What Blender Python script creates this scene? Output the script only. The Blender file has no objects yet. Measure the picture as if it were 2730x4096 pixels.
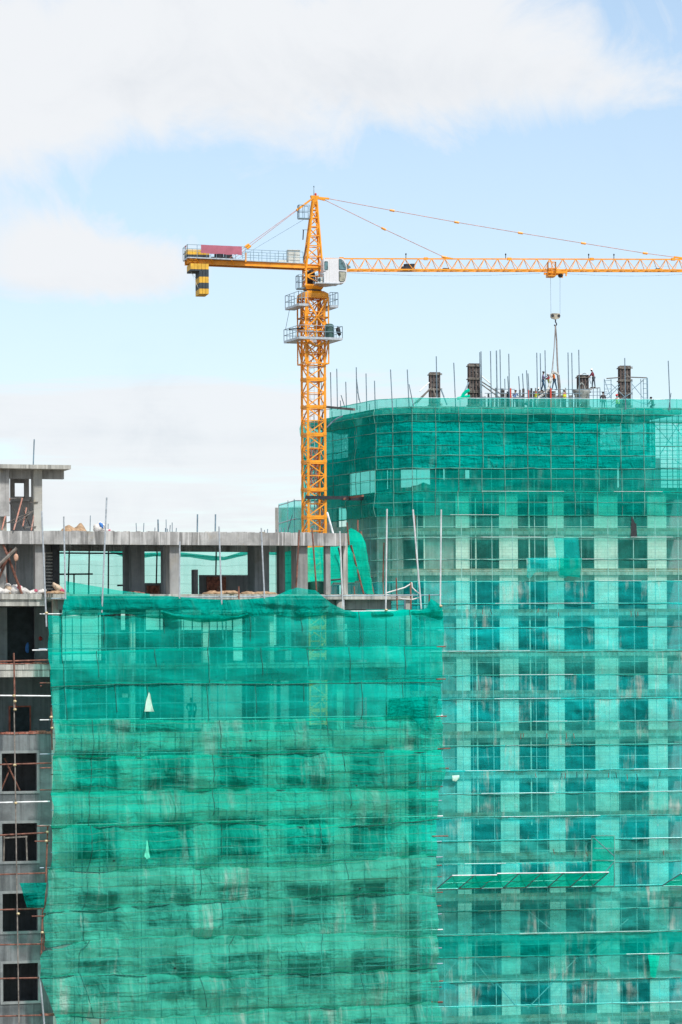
# Blender scene: crane between two netted buildings
import bpy, math, random
from mathutils import Vector, Matrix, noise
random.seed(7)
sc = bpy.context.scene
COL = sc.collection
V3 = Vector
rad = math.radians
# ------------------------------------------------------------------ camera model
FPX, HV, UC, RHO = 12000.0, 2650.0, 1365.0, 0.006
RIGHT = V3((math.cos(RHO), 0, -math.sin(RHO)))
UP = V3((math.sin(RHO), 0, math.cos(RHO)))
FWD = V3((0, 1, 0))
def ray(u, v): return RIGHT * ((u - UC) / FPX) + UP * ((HV - v) / FPX) + FWD
def at(u, v, d): return ray(u, v) * d
GROUND = -48.0
class Fr:
    """a vertical reference frame: s along, t inwards (away), z up"""
    def __init__(self, o, deg):
        self.o = V3((o.x, o.y, 0)); th = rad(deg)
        self.e = V3((math.cos(th), math.sin(th), 0)); self.n = V3((-math.sin(th), math.cos(th), 0))
    def W(self, s, t, z): return self.o + self.e * s + self.n * t + V3((0, 0, z))
    def hit(self, u, v, t=0.0):
        r = ray(u, v); k = (self.o.dot(self.n) + t) / r.dot(self.n); p = r * k
        return ((p - self.o).dot(self.e), t, p.z)
    def S(self, u, v, t=0.0): return self.hit(u, v, t)[0]
    def Z(self, u, v, t=0.0): return self.hit(u, v, t)[2]
    def P(self, u, v, t=0.0): return self.W(*self.hit(u, v, t))
# ------------------------------------------------------------------ mesh builder
class MB:
    def __init__(self): self.v = []; self.f = []; self.uv = None; self.smooth = False
    def add(self, vs, fs):
        b = len(self.v); self.v += [V3(p) for p in vs]; self.f += [tuple(i + b for i in f) for f in fs]; return self
    def hexa(self, p):   # p: 8 points, bottom 4 then top 4
        return self.add(p, [(3, 2, 1, 0), (4, 5, 6, 7), (0, 1, 5, 4), (1, 2, 6, 5), (2, 3, 7, 6), (3, 0, 4, 7)])
    def box(self, fr, s0, s1, t0, t1, z0, z1):
        return self.hexa([fr.W(s0, t0, z0), fr.W(s1, t0, z0), fr.W(s1, t1, z0), fr.W(s0, t1, z0),
                          fr.W(s0, t0, z1), fr.W(s1, t0, z1), fr.W(s1, t1, z1), fr.W(s0, t1, z1)])
    def tube(self, p, q, r, n=6, r2=None, ph=0.0):
        p, q = V3(p), V3(q); d = q - p
        if d.length < 1e-6: return self
        d.normalize(); a = d.cross(V3((0, 0, 1)))
        if a.length < .05: a = d.cross(V3((1, 0, 0)))
        a.normalize(); b = d.cross(a); r2 = r if r2 is None else r2; vs = []
        for (c, rr) in ((p, r), (q, r2)):
            for k in range(n):
                an = 2 * math.pi * k / n + ph; vs.append(c + a * math.cos(an) * rr + b * math.sin(an) * rr)
        fs = [(k, (k + 1) % n, n + (k + 1) % n, n + k) for k in range(n)]
        fs += [tuple(range(n - 1, -1, -1)), tuple(range(n, 2 * n))]
        return self.add(vs, fs)
    def bar(self, p, q, r): return self.tube(p, q, r, 4, ph=math.pi / 4)
    def poly(self, pts, r, n=6):
        for a, b in zip(pts[:-1], pts[1:]): self.tube(a, b, r, n)
        return self
    def prism(self, poly, z0, z1):     # poly: list of world xy vectors, ccw
        n = len(poly)
        vs = [V3((p[0], p[1], z0)) for p in poly] + [V3((p[0], p[1], z1)) for p in poly]
        return self.add(vs, [tuple(range(n - 1, -1, -1)), tuple(range(n, 2 * n))] + [(k, (k + 1) % n, n + (k + 1) % n, n + k) for k in range(n)])
    def lathe(self, c, prof, n=14):    # prof: (r, z)
        vs = []; fs = []
        for r, z in prof:
            for k in range(n): an = 2 * math.pi * k / n; vs.append(V3(c) + V3((r * math.cos(an), r * math.sin(an), z)))
        for i in range(len(prof) - 1):
            for k in range(n): fs.append((i * n + k, i * n + (k + 1) % n, (i + 1) * n + (k + 1) % n, (i + 1) * n + k))
        fs += [tuple(range(n - 1, -1, -1)), tuple(range((len(prof) - 1) * n, len(prof) * n))]
        return self.add(vs, fs)
    def blob(self, c, rx, ry, rz, seed=0, rough=.25, n=12, m=8, ax=0.0, fq=2.0):
        vs = []; fs = []; c = V3(c); ca, sa = math.cos(ax), math.sin(ax)
        for i in range(m + 1):
            ph = math.pi * i / m
            for k in range(n):
                an = 2 * math.pi * k / n
                d = V3((math.sin(ph) * math.cos(an), math.sin(ph) * math.sin(an), math.cos(ph)))
                w = 1 + rough * noise.noise(d * fq + V3((seed * 3.1, seed, 0)))
                x, y, z = d.x * rx * w, d.y * ry * w, d.z * rz * w
                vs.append(c + V3((x * ca - z * sa, y, x * sa + z * ca)))
        for i in range(m):
            for k in range(n): fs.append((i * n + k, (i + 1) * n + k, (i + 1) * n + (k + 1) % n, i * n + (k + 1) % n))
        self.smooth = True
        return self.add(vs, fs)
    def grid(self, pts, uvs=None):      # pts[row][col]
        nr, nc = len(pts), len(pts[0]); b = len(self.v)
        for r in pts: self.v += [V3(p) for p in r]
        for i in range(nr - 1):
            for j in range(nc - 1): self.f.append((b + i * nc + j, b + i * nc + j + 1, b + (i + 1) * nc + j + 1, b + (i + 1) * nc + j))
        if uvs:
            self.uv = (self.uv or []) + [w for r in uvs for w in r]
        self.smooth = True
        return self
    def wall(self, fr, ss, zs, t0, t1, holes):
        """wall front at t0, back at t1; holes: (s0,s1,z0,z1)"""
        holes = [(max(h[0], min(ss)), min(h[1], max(ss)), max(h[2], min(zs)), min(h[3], max(zs))) for h in holes]
        holes = [h for h in holes if h[1] > h[0] and h[3] > h[2]]
        ss = sorted(set([round(x, 4) for x in ss] + [round(x, 4) for h in holes for x in h[:2]]))
        zs = sorted(set([round(x, 4) for x in zs] + [round(x, 4) for h in holes for x in h[2:]]))
        def hole(i, j):
            if i < 0 or j < 0 or i >= len(ss) - 1 or j >= len(zs) - 1: return True
            cs, cz = (ss[i] + ss[i + 1]) / 2, (zs[j] + zs[j + 1]) / 2
            return any(h[0] < cs < h[1] and h[2] < cz < h[3] for h in holes)
        for i in range(len(ss) - 1):
            for j in range(len(zs) - 1):
                if hole(i, j): continue
                a, b, c, d = ss[i], ss[i + 1], zs[j], zs[j + 1]
                W = fr.W
                self.add([W(a, t0, c), W(b, t0, c), W(b, t0, d), W(a, t0, d)], [(0, 1, 2, 3)])
                self.add([W(a, t1, c), W(b, t1, c), W(b, t1, d), W(a, t1, d)], [(3, 2, 1, 0)])
                if hole(i - 1, j): self.add([W(a, t0, c), W(a, t0, d), W(a, t1, d), W(a, t1, c)], [(0, 1, 2, 3)])
                if hole(i + 1, j): self.add([W(b, t0, c), W(b, t1, c), W(b, t1, d), W(b, t0, d)], [(0, 1, 2, 3)])
                if hole(i, j - 1): self.add([W(a, t0, c), W(a, t1, c), W(b, t1, c), W(b, t0, c)], [(0, 1, 2, 3)])
                if hole(i, j + 1): self.add([W(a, t0, d), W(b, t0, d), W(b, t1, d), W(a, t1, d)], [(0, 1, 2, 3)])
        return self
ORG = {}
def build(name, mb, mat, parent=None, origin=None):
    me = bpy.data.meshes.new(name)
    o = bpy.data.objects.new(name, me); COL.objects.link(o)
    if parent is not None:
        org = ORG[parent.name]; o.parent = parent
    else:
        org = V3(origin) if origin is not None else (sum(mb.v, V3()) / max(1, len(mb.v)))
        if origin is None: org.z = min(p.z for p in mb.v)
        o.location = org
    ORG[o.name] = org
    me.from_pydata([p - org for p in mb.v], [], mb.f)
    if mb.uv:
        uvl = me.uv_layers.new(name='UVMap')
        for l in me.loops: uvl.data[l.index].uv = mb.uv[l.vertex_index]
    me.materials.append(mat)
    if mb.smooth:
        for p in me.polygons: p.use_smooth = True
    me.update()
    return o
def tag(o, label=None, cat=None, group=None, kind=None):
    if label: o['label'] = label
    if cat: o['category'] = cat
    if group: o['group'] = group
    if kind: o['kind'] = kind
    return o
def thing(name, loc, label, cat, group=None):
    o = bpy.data.objects.new(name, None); COL.objects.link(o); o.location = loc; ORG[o.name] = V3(loc)
    o.empty_display_size = .3
    return tag(o, label, cat, group)
# ------------------------------------------------------------------ materials
class NT:
    def __init__(self, nt): self.nt = nt; self.n = nt.nodes; self.l = nt.links
    def new(self, t, **kw):
        x = self.n.new(t)
        for k, v in kw.items(): setattr(x, k, v)
        return x
    def put(self, sock, val):
        if hasattr(val, 'is_output') or isinstance(val, bpy.types.NodeSocket): self.l.new(val, sock)
        else: sock.default_value = val
    def M(self, op, a, b=0.0, c=0.0, clamp=False):
        x = self.new('ShaderNodeMath', operation=op, use_clamp=clamp)
        self.put(x.inputs[0], a); self.put(x.inputs[1], b); self.put(x.inputs[2], c)
        return x.outputs[0]
    def ss(self, x, lo, hi, o0=0.0, o1=1.0):
        m = self.new('ShaderNodeMapRange', interpolation_type='SMOOTHSTEP')
        self.put(m.inputs[0], x); m.inputs[1].default_value = lo; m.inputs[2].default_value = hi
        m.inputs[3].default_value = o0; m.inputs[4].default_value = o1
        return m.outputs[0]
    def mix(self, f, a, b):
        m = self.new('ShaderNodeMix', data_type='RGBA'); self.put(m.inputs[0], f)
        for s, v in ((m.inputs[6], a), (m.inputs[7], b)):
            if isinstance(v, (tuple, list)): v = tuple(v) + ((1,) if len(v) == 3 else ())
            self.put(s, v)
        return m.outputs[2]
    def noise(self, vec, scale, detail=4, rough=.6, dist=0.0):
        x = self.new('ShaderNodeTexNoise'); self.put(x.inputs['Vector'], vec)
        x.inputs['Scale'].default_value = scale; x.inputs['Detail'].default_value = detail
        x.inputs['Roughness'].default_value = rough; x.inputs['Distortion'].default_value = dist
        return x.outputs['Fac']
    def scale(self, vec, sx, sy, sz):
        x = self.new('ShaderNodeMapping'); self.put(x.inputs['Vector'], vec); x.inputs['Scale'].default_value = (sx, sy, sz)
        return x.outputs[0]
def rgb(r, g, b):
    f = lambda c: (c / 255 / 12.92) if c / 255 <= .04045 else ((c / 255 + .055) / 1.055) ** 2.4
    return (f(r), f(g), f(b))
def newmat(name):
    m = bpy.data.materials.new(name); m.use_nodes = True; m.node_tree.nodes.clear(); t = NT(m.node_tree)
    out = t.new('ShaderNodeOutputMaterial'); return m, t, out
def plain(name, col, rough=.5, metal=0.0, var=.15, vs=6.0, dirt=None, bump=0.0):
    m, t, out = newmat(name); p = t.new('ShaderNodeBsdfPrincipled')
    tc = t.new('ShaderNodeTexCoord').outputs['Object']
    n = t.noise(tc, vs, 5, .65)
    dk = tuple(c * (1 - var * 1.6) for c in col); lt = tuple(min(1, c * (1 + var)) for c in col)
    c = t.mix(t.ss(n, .3, .7), dk, lt)
    if dirt: c = t.mix(t.M('MULTIPLY', t.ss(t.noise(t.scale(tc, 1, 1, .4), vs * .6, 6, .7), .52, .68), dirt[1]), c, dirt[0])
    t.put(p.inputs['Base Color'], c); p.inputs['Roughness'].default_value = rough; p.inputs['Metallic'].default_value = metal
    if bump:
        b = t.new('ShaderNodeBump'); b.inputs['Strength'].default_value = bump; b.inputs['Distance'].default_value = .03
        t.put(b.inputs['Height'], t.noise(tc, vs * 3, 6, .7)); t.l.new(b.outputs[0], p.inputs['Normal'])
    t.l.new(p.outputs[0], out.inputs[0]); return m
def concrete(name, base, streak=.5, warm=(.34, .29, .2), joints=0.0, patch=.5):
    """cast concrete: cloudy tone, run-off streaks, pour joints, pits"""
    m, t, out = newmat(name); p = t.new('ShaderNodeBsdfPrincipled')
    tc = t.new('ShaderNodeTexCoord').outputs['Object']
    big = t.noise(tc, .7, 6, .65, .4); fine = t.noise(tc, 9, 6, .75)
    c = t.mix(t.ss(big, .3, .72), tuple(x * (1 - .45 * patch) for x in base), tuple(min(1, x * (1 + .35 * patch)) for x in base))
    st = t.noise(t.scale(tc, 2.2, 2.2, .12), 1.6, 6, .7)
    c = t.mix(t.M('MULTIPLY', t.ss(st, .47, .64), min(1, streak * 1.25)), c, tuple(x * .4 for x in base))
    st2 = t.noise(t.scale(tc, 2.6, 2.6, .1), 2.3, 4, .6)
    c = t.mix(t.M('MULTIPLY', t.ss(st2, .52, .66), streak), c, tuple(min(1, x * 1.5) for x in base))
    wr = t.noise(tc, 1.1, 5, .6, 1.0)
    c = t.mix(t.M('MULTIPLY', t.ss(wr, .56, .74), .5), c, warm)
    c = t.mix(t.ss(fine, .62, .74, 0, .45), c, tuple(x * .35 for x in base))
    if joints:
        sep = t.new('ShaderNodeSeparateXYZ'); t.l.new(tc, sep.inputs[0])
        fr = t.M('FRACT', t.M('DIVIDE', t.M('ADD', sep.outputs[0], 100.0), joints))
        c = t.mix(t.ss(fr, .0, .02, .45, 0), c, tuple(x * .4 for x in base))
    t.put(p.inputs['Base Color'], c); p.inputs['Roughness'].default_value = .9
    b = t.new('ShaderNodeBump'); b.inputs['Strength'].default_value = .4; b.inputs['Distance'].default_value = .04
    t.put(b.inputs['Height'], t.noise(tc, 6, 8, .75)); t.l.new(b.outputs[0], p.inputs['Normal'])
    t.l.new(p.outputs[0], out.inputs[0]); return m
def masonry(name, base):
    m, t, out = newmat(name); p = t.new('ShaderNodeBsdfPrincipled')
    tc = t.new('ShaderNodeTexCoord').outputs['Object']
    sw = t.new('ShaderNodeSeparateXYZ'); t.l.new(tc, sw.inputs[0]); cb = t.new('ShaderNodeCombineXYZ')
    t.l.new(sw.outputs[0], cb.inputs[0]); t.l.new(sw.outputs[2], cb.inputs[1])
    br = t.new('ShaderNodeTexBrick'); t.l.new(cb.outputs[0], br.inputs['Vector']); br.inputs['Scale'].default_value = 1.0
    br.inputs['Brick Width'].default_value = .6; br.inputs['Row Height'].default_value = .25; br.inputs['Mortar Size'].default_value = .012
    br.inputs['Color1'].default_value = (*base, 1); br.inputs['Color2'].default_value = (*[x * .86 for x in base], 1)
    br.inputs['Mortar'].default_value = (*[x * .6 for x in base], 1)
    c = t.mix(t.ss(t.noise(tc, .6, 5, .7), .45, .75, 0, .5), br.outputs[0], tuple(x * .6 for x in base))
    t.put(p.inputs['Base Color'], c); p.inputs['Roughness'].default_value = .9
    t.l.new(p.outputs[0], out.inputs[0]); return m
def net(name, thread, alpha, tint, dust=.3, rope=None, rope_gap=.45, weave=.25, seed=0.0, bump=.5, holes=0.0, trans=.3, fold=1.0, spots=0.0):
    """woven safety netting: an open weave of dyed threads, dust, guide ropes; light passes through the gaps"""
    m, t, out = newmat(name)
    uv = t.new('ShaderNodeUVMap', uv_map='UVMap').outputs[0]
    oi = t.new('ShaderNodeObjectInfo').outputs['Random']
    ofs = t.new('ShaderNodeCombineXYZ'); t.put(ofs.inputs[0], t.M('MULTIPLY', oi, 37.0)); ofs.inputs[1].default_value = seed
    ad = t.new('ShaderNodeVectorMath', operation='ADD'); t.l.new(uv, ad.inputs[0]); t.l.new(ofs.outputs[0], ad.inputs[1]); q = ad.outputs[0]
    big = t.noise(t.scale(q, .22, .5, 1), 1.0, 4, .6, .6)
    vst = t.noise(t.scale(q, 2.2, .16, 1), 1.0, 5, .65, .5)
    fin = t.noise(t.scale(q, 4, 1.1, 1), 1.2, 5, .7, .8)
    hst = t.noise(t.scale(q, .25, 7, 1), 1.0, 4, .7)
    a = t.M('ADD', alpha, t.M('MULTIPLY', t.M('SUBTRACT', big, .5), .4))
    a = t.M('ADD', a, t.M('MULTIPLY', t.M('SUBTRACT', vst, .5), .24))
    a = t.M('ADD', a, t.M('MULTIPLY', t.M('SUBTRACT', hst, .5), weave))
    a = t.M('ADD', a, t.M('MULTIPLY', t.M('SUBTRACT', oi, .5), .1))
    a = t.M('ADD', a, t.M('MULTIPLY', t.M('SUBTRACT', fin, .5), .14))
    # colour of the threads: sun-bleached and dusty areas
    dk = tuple(x * .72 for x in thread)
    c = t.mix(t.ss(big, .3, .7), dk, thread)
    dm = t.M('MULTIPLY', t.ss(t.M('ADD', t.M('MULTIPLY', vst, .45), t.M('MULTIPLY', t.noise(t.scale(q, .3, .2, 1), 1.0, 5, .65), .65)), .57, .74), dust)
    c = t.mix(dm, c, (.58, .72, .64))
    a = t.M('ADD', a, t.M('MULTIPLY', dm, .22))
    if rope:
        sp = t.new('ShaderNodeSeparateXYZ'); t.l.new(uv, sp.inputs[0])
        wob = t.M('MULTIPLY', t.M('SUBTRACT', t.noise(t.scale(q, .5, .5, 1), 1.0, 3, .5), .5), .35)
        fr = t.M('FRACT', t.M('DIVIDE', t.M('ADD', t.M('ADD', sp.outputs[1], wob), 100.0), rope_gap))
        rm = t.ss(t.M('ABSOLUTE', t.M('SUBTRACT', fr, .5)), 0, .05, .6, 0)
        c = t.mix(rm, c, rope); a = t.M('ADD', a, t.M('MULTIPLY', rm, .4))
    a = t.M('MINIMUM', t.M('MAXIMUM', a, .06), .97)
    if spots:
        vo = t.new('ShaderNodeTexVoronoi'); t.put(vo.inputs['Vector'], t.scale(q, .8, 1.1, 1)); vo.inputs['Scale'].default_value = 1.0
        sc_ = t.new('ShaderNodeSeparateColor'); t.l.new(vo.outputs['Color'], sc_.inputs[0])
        sm = t.M('MULTIPLY', t.ss(vo.outputs['Distance'], .045, .075, 1, 0), t.M('LESS_THAN', sc_.outputs[0], spots))
        c = t.mix(sm, c, (.05, .08, .07)); a = t.M('ADD', a, t.M('MULTIPLY', sm, .35))
    if holes:
        h = t.noise(t.scale(q, 5, 3.2, 1), 1.0, 3, .6); g = t.noise(t.scale(q, .35, .5, 1), 1.0, 2, .5)
        hm = t.M('MULTIPLY', t.ss(h, .56, .6), t.ss(g, .5, .58)); a = t.M('MULTIPLY', a, t.M('SUBTRACT', 1.0, t.M('MULTIPLY', hm, holes)))
    bp = t.new('ShaderNodeBump'); bp.inputs['Strength'].default_value = bump; bp.inputs['Distance'].default_value = .22 * fold
    hh = t.M('ADD', t.noise(t.scale(q, 1.3, .42, 1), 1.0, 5, .6, 1.4), t.M('MULTIPLY', t.noise(t.scale(q, .5, 2.6, 1), 1.0, 4, .6, .6), .5))
    t.put(bp.inputs['Height'], hh)
    d = t.new('ShaderNodeBsdfDiffuse'); tr = t.new('ShaderNodeBsdfTranslucent'); tp = t.new('ShaderNodeBsdfTransparent')
    t.put(d.inputs[0], c); t.put(tr.inputs[0], c); t.l.new(bp.outputs[0], d.inputs['Normal']); tp.inputs[0].default_value = (*tint, 1)
    m1 = t.new('ShaderNodeMixShader'); m1.inputs[0].default_value = trans; t.l.new(d.outputs[0], m1.inputs[1]); t.l.new(tr.outputs[0], m1.inputs[2])
    m2 = t.new('ShaderNodeMixShader'); t.put(m2.inputs[0], a); t.l.new(tp.outputs[0], m2.inputs[1]); t.l.new(m1.outputs[0], m2.inputs[2])
    t.l.new(m2.outputs[0], out.inputs[0]); return m
def glass(name, col):
    m, t, out = newmat(name); p = t.new('ShaderNodeBsdfPrincipled'); p.inputs['Base Color'].default_value = (*col, 1)
    p.inputs['Roughness'].default_value = .05; tp = t.new('ShaderNodeBsdfTransparent'); tp.inputs[0].default_value = (.75, .85, .85, 1)
    mx = t.new('ShaderNodeMixShader'); mx.inputs[0].default_value = .55; t.l.new(tp.outputs[0], mx.inputs[1]); t.l.new(p.outputs[0], mx.inputs[2])
    t.l.new(mx.outputs[0], out.inputs[0]); return m
MT = dict(
    yellow=plain('crane_paint', rgb(242, 160, 36), .45, var=.12, vs=1.5, dirt=((.45, .2, .03), .35)),
    steel=plain('galvanised_steel', (.5, .55, .6), .45, .5, .15, 5),
    bluesteel=plain('weathered_tube', (.17, .25, .31), .5, .3, .2, 3),
    rail=plain('handrail_tube', (.22, .34, .42), .5, .2, .15, 3),
    pale=plain('white_tube', (.62, .66, .68), .5, .1, .18, 2),
    teal_shade=plain('net_shade_line', (.01, .16, .13), .9, 0, .3, 2),  # shadow lines of the nets, put into a dark cord colour
    teal_pale=plain('pale_teal_tube', (.12, .36, .31), .9, 0, .4, .6),  # pale tone of lit poles behind netting; also the mesh screen frame
    rust=plain('rusty_tube', (.2, .085, .06), .8, 0, .35, 4, ((.42, .2, .14), .6)),
    redox=plain('red_oxide', (.5, .13, .09), .7, 0, .25, 4),
    dark=plain('dark_iron_and_shade', (.03, .035, .045), .6, .2, .3, 3),
    darkwood=plain('formwork_ply', (.07, .066, .066), .8, 0, .35, 4, ((.3, .27, .24), .7), .3),
    timber=plain('grey_timber', (.2, .18, .16), .85, 0, .35, 4, ((.42, .4, .37), .5)),
    plank=plain('scaffold_plank', (.16, .15, .14), .85, 0, .3, 3),
    white=plain('cab_white', (.68, .69, .72), .35, 0, .04, 2, ((.6, .6, .6), .3)),
    cream=plain('cabinet_cream', (.6, .61, .57), .5, 0, .08, 2),
    cwy=plain('counterweight_yellow', (.74, .43, .045), .7, 0, .12, 2, ((.45, .27, .05), .5)),
    cwb=plain('counterweight_black', (.035, .05, .065), .75, 0, .2, 2),
    banner=plain('banner_cloth', rgb(178, 104, 122), .85, 0, .1, .8, ((.62, .3, .38), .4)),
    gasket=plain('window_rubber', (.05, .08, .09), .6),
    tarp=plain('dark_tarp', (.035, .09, .085), .7, 0, .25, 3, None, .4),
    black=plain('black_bag_and_tear', (.02, .025, .03), .7, 0, .3, 4),
    conc=concrete('roof_concrete', (.4, .4, .395), .8, (.36, .29, .18), 3.1, .9),
    concd=concrete('column_concrete', (.3, .3, .295), .4, (.3, .26, .19)),
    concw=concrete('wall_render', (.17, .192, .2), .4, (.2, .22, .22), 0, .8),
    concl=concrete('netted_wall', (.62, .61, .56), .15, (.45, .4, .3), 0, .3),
    concs=concrete('slab_edge', (.42, .42, .39), .6, (.42, .35, .22)),
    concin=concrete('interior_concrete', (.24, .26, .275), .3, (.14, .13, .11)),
    plaster=plain('window_plaster', (.27, .3, .3), .9, 0, .12, 2),
    brick=plain('red_brick', (.33, .12, .085), .9, 0, .4, 7, ((.45, .4, .36), .5), .5),
    browncourse=plain('brown_course', (.36, .25, .19), .9, 0, .25, 1.5, ((.5, .48, .42), .6)),
    block=masonry('block_masonry', (.9, .89, .83)),
    frame_in=concrete('tower_frame', (.36, .36, .34), .3, (.3, .27, .2)),
    sand=plain('sand', (.42, .28, .17), .95, 0, .25, 6, ((.5, .36, .24), .6), .6),
    sack=plain('woven_sack', (.72, .7, .68), .85, 0, .12, 5, ((.5, .45, .38), .5), .4),
    sackb=plain('tan_sack', (.58, .45, .33), .85, 0, .15, 5, None, .4),
    sackr=plain('sack_print', (.55, .08, .16), .8),
    sackblue=plain('sack_blue', (.05, .18, .5), .8),
    hook=plain('hook_paint', (.42, .38, .3), .7, 0, .3, 4, ((.1, .1, .1), .6)),
    hose=plain('grey_hose', (.5, .5, .47), .7, 0, .12, 3),
    hosed=plain('dark_hose', (.22, .2, .19), .7, 0, .2, 3),
    hopper=plain('hopper_steel', (.27, .29, .28), .75, 0, .25, 3, ((.45, .44, .4), .5)),
    redpost=plain('red_post', (.55, .06, .035), .6, 0, .15, 3),
    glass=glass('cab_glass', (.06, .14, .15)),
    skin=plain('skin', (.16, .085, .055), .6, 0, .1, 8),
    hatw=plain('helmet_white', (.8, .8, .8), .35, 0, .04, 3), hatk=plain('cap_black', (.02, .02, .022), .7), hatr=plain('helmet_red', (.6, .04, .05), .35),
    purple=plain('shirt_lilac', (.22, .2, .36), .9, 0, .15, 9), maroon=plain('shirt_maroon', (.2, .035, .06), .9, 0, .2, 9),
    bluesh=plain('shirt_blue', (.16, .27, .5), .9, 0, .15, 9), whitesh=plain('shirt_white', (.62, .66, .68), .9, 0, .12, 9),
    brown=plain('shirt_brown', (.06, .05, .055), .9, 0, .2, 9), orange=plain('shirt_orange', (.8, .2, .03), .9, 0, .1, 9),
    redsh=plain('shirt_red', (.42, .05, .09), .9, 0, .15, 9),
    jeans=plain('jeans', (.055, .13, .22), .9, 0, .25, 9), jeansg=plain('grey_trousers', (.09, .12, .15), .9, 0, .2, 9),
    limevest=plain('hi_vis_lime', (.6, .8, .06), .7, 0, .1, 9), tape=plain('hi_vis_orange_band', (.85, .2, .05), .6),
    shoes=plain('shoes', (.05, .04, .035), .8), eye=plain('eye', (.01, .01, .01), .3),
    scrapg=plain('mint_scrap', (.1, .7, .48), .8, 0, .1, 4),
    scrap=plain('pale_scrap', (.5, .8, .66), .8, 0, .1, 4),
)
TR = (.5, .96, .86)
NM = dict(
    near=net('net_near_green', (.01, .77, .56), .47, (.42, .95, .83), .45, (.2, .15, .11), .44, .05, 1.0, .9, spots=.22, fold=2.2),
    nearlow=net('net_near_faded', (.08, .76, .57), .46, (.42, .93, .82), .85, (.24, .17, .13), .44, .04, 13.0, .9, spots=.3, fold=2.4),
    nearup=net('net_near_thin', (.0, .78, .63), .40, (.35, .95, .85), .12, (.02, .2, .16), .42, .12, 2.0, spots=.08),
    drape=net('net_drape_dense', (.0, .46, .37), .72, (.2, .85, .72), .12, (.0, .2, .16), .5, .15, 3.0, 1.0, fold=3.0),
    back=net('net_backlit', (.16, .88, .76), .34, (.7, 1.0, .97), .1, (.03, .22, .19), .5, .1, 4.0, .3, 0, .6),
    bright=net('net_bright', (.0, .78, .54), .66, (.3, .95, .8), .1, (.0, .12, .1), .5, .15, 5.0, .8),
    fartop=net('net_far_rail', (.02, .78, .64), .42, (.5, .98, .92), .15, None, .5, .2, 6.0, .4, 0, .5),
    fardense=net('net_far_dense', (.0, .55, .47), .76, (.15, .85, .75), .14, None, .5, .55, 7.0, 1.0, .5, fold=1.6),
    farmid=net('net_far_mid', (.0, .56, .47), .48, (.25, .93, .82), .2, None, .5, .25, 8.0, .7),
    farthin=net('net_far_thin', (.06, .82, .68), .23, (.84, .99, .94), .2, None, .5, .08, 9.0, .3),
    far=net('net_far_teal', (.01, .92, .9), .33, (.55, .99, .95), 1.0, None, .5, .16, 10.0, .6, spots=.05),
    fartorn=net('net_far_torn', (.01, .8, .7), .5, (.5, .97, .9), .2, None, .5, .6, 12.0, .6, .95),
    fargrey=net('net_far_dusty', (.05, .7, .62), .4, (.58, .94, .86), 1.0, None, .5, .16, 11.0, .6),
)
# ------------------------------------------------------------------ camera, light, sky
cam = bpy.data.cameras.new('camera'); co = bpy.data.objects.new('camera', cam); COL.objects.link(co); sc.camera = co
cam.sensor_fit = 'VERTICAL'; cam.sensor_height = 36.0; cam.lens = FPX / 4096 * 36.0
cam.shift_y = (HV - 2048) / 4096; cam.clip_start = 1; cam.clip_end = 20000
co.matrix_world = Matrix(((RIGHT.x, UP.x, 0, 0), (0, 0, -1, 0), (RIGHT.z, UP.z, 0, 0), (0, 0, 0, 1)))
SUN_DIR = V3((.42, -.62, .95)).normalized()
sd = bpy.data.lights.new('sun', 'SUN'); so = bpy.data.objects.new('sun', sd); COL.objects.link(so)
sd.energy = 2.8; sd.angle = rad(6); sd.color = (1, .95, .88)
so.rotation_euler = SUN_DIR.to_track_quat('Z', 'Y').to_euler(); so.location = (60, -40, 120)
w = bpy.data.worlds.new('World'); sc.world = w; w.use_nodes = True; w.node_tree.nodes.clear(); t = NT(w.node_tree)
wo = t.new('ShaderNodeOutputWorld'); bg = t.new('ShaderNodeBackground')
sky = t.new('ShaderNodeTexSky', sky_type='NISHITA'); sky.sun_disc = False
sky.sun_elevation = math.asin(SUN_DIR.z); sky.sun_rotation = math.atan2(SUN_DIR.x, SUN_DIR.y)
sky.air_density = 1.0; sky.dust_density = .3; sky.ozone_density = 1.5
tc = t.new('ShaderNodeTexCoord').outputs['Generated']
sx = t.new('ShaderNodeSeparateXYZ'); t.l.new(tc, sx.inputs[0])
ym = t.M('MAXIMUM', t.M('ABSOLUTE', sx.outputs[1]), .12)
UU = t.M('ADD', t.M('MULTIPLY', t.M('DIVIDE', sx.outputs[0], ym), 12.0), 1.365)      # thousandths of a direction step, right
VV = t.M('SUBTRACT', 2.65, t.M('MULTIPLY', t.M('DIVIDE', sx.outputs[2], ym), 12.0))   # and down
cb = t.new('ShaderNodeCombineXYZ'); t.put(cb.inputs[0], UU); t.put(cb.inputs[1], VV)
n1 = t.noise(cb.outputs[0], 1.9, 10, .62, .7); n2 = t.noise(t.scale(cb.outputs[0], .45, 4.2, 1), 1.1, 7, .6, .4)
def blob(cx, cy, rx, ry, wt):
    a = t.M('DIVIDE', t.M('SUBTRACT', UU, cx), rx); b = t.M('DIVIDE', t.M('SUBTRACT', VV, cy), ry)
    q = t.M('ADD', t.M('MULTIPLY', a, a), t.M('MULTIPLY', b, b))
    return t.M('MULTIPLY', t.M('EXPONENT', t.M('MULTIPLY', q, -1.0)), wt)
def total(bs):
    s = blob(*bs[0])
    for b in bs[1:]: s = t.M('ADD', s, blob(*b))
    return s
big = total([(.3, .12, 1.0, .42, 1.0), (.0, .42, .45, .27, .85), (1.1, .28, .8, .36, .9), (1.9, .16, .55, .30, .9), (2.45, .34, .4, .16, .55),
             (.2, 1.0, .38, .20, 1.15), (.5, 1.08, .34, .13, .85), (.72, 1.0, .18, .1, .2)])
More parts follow.
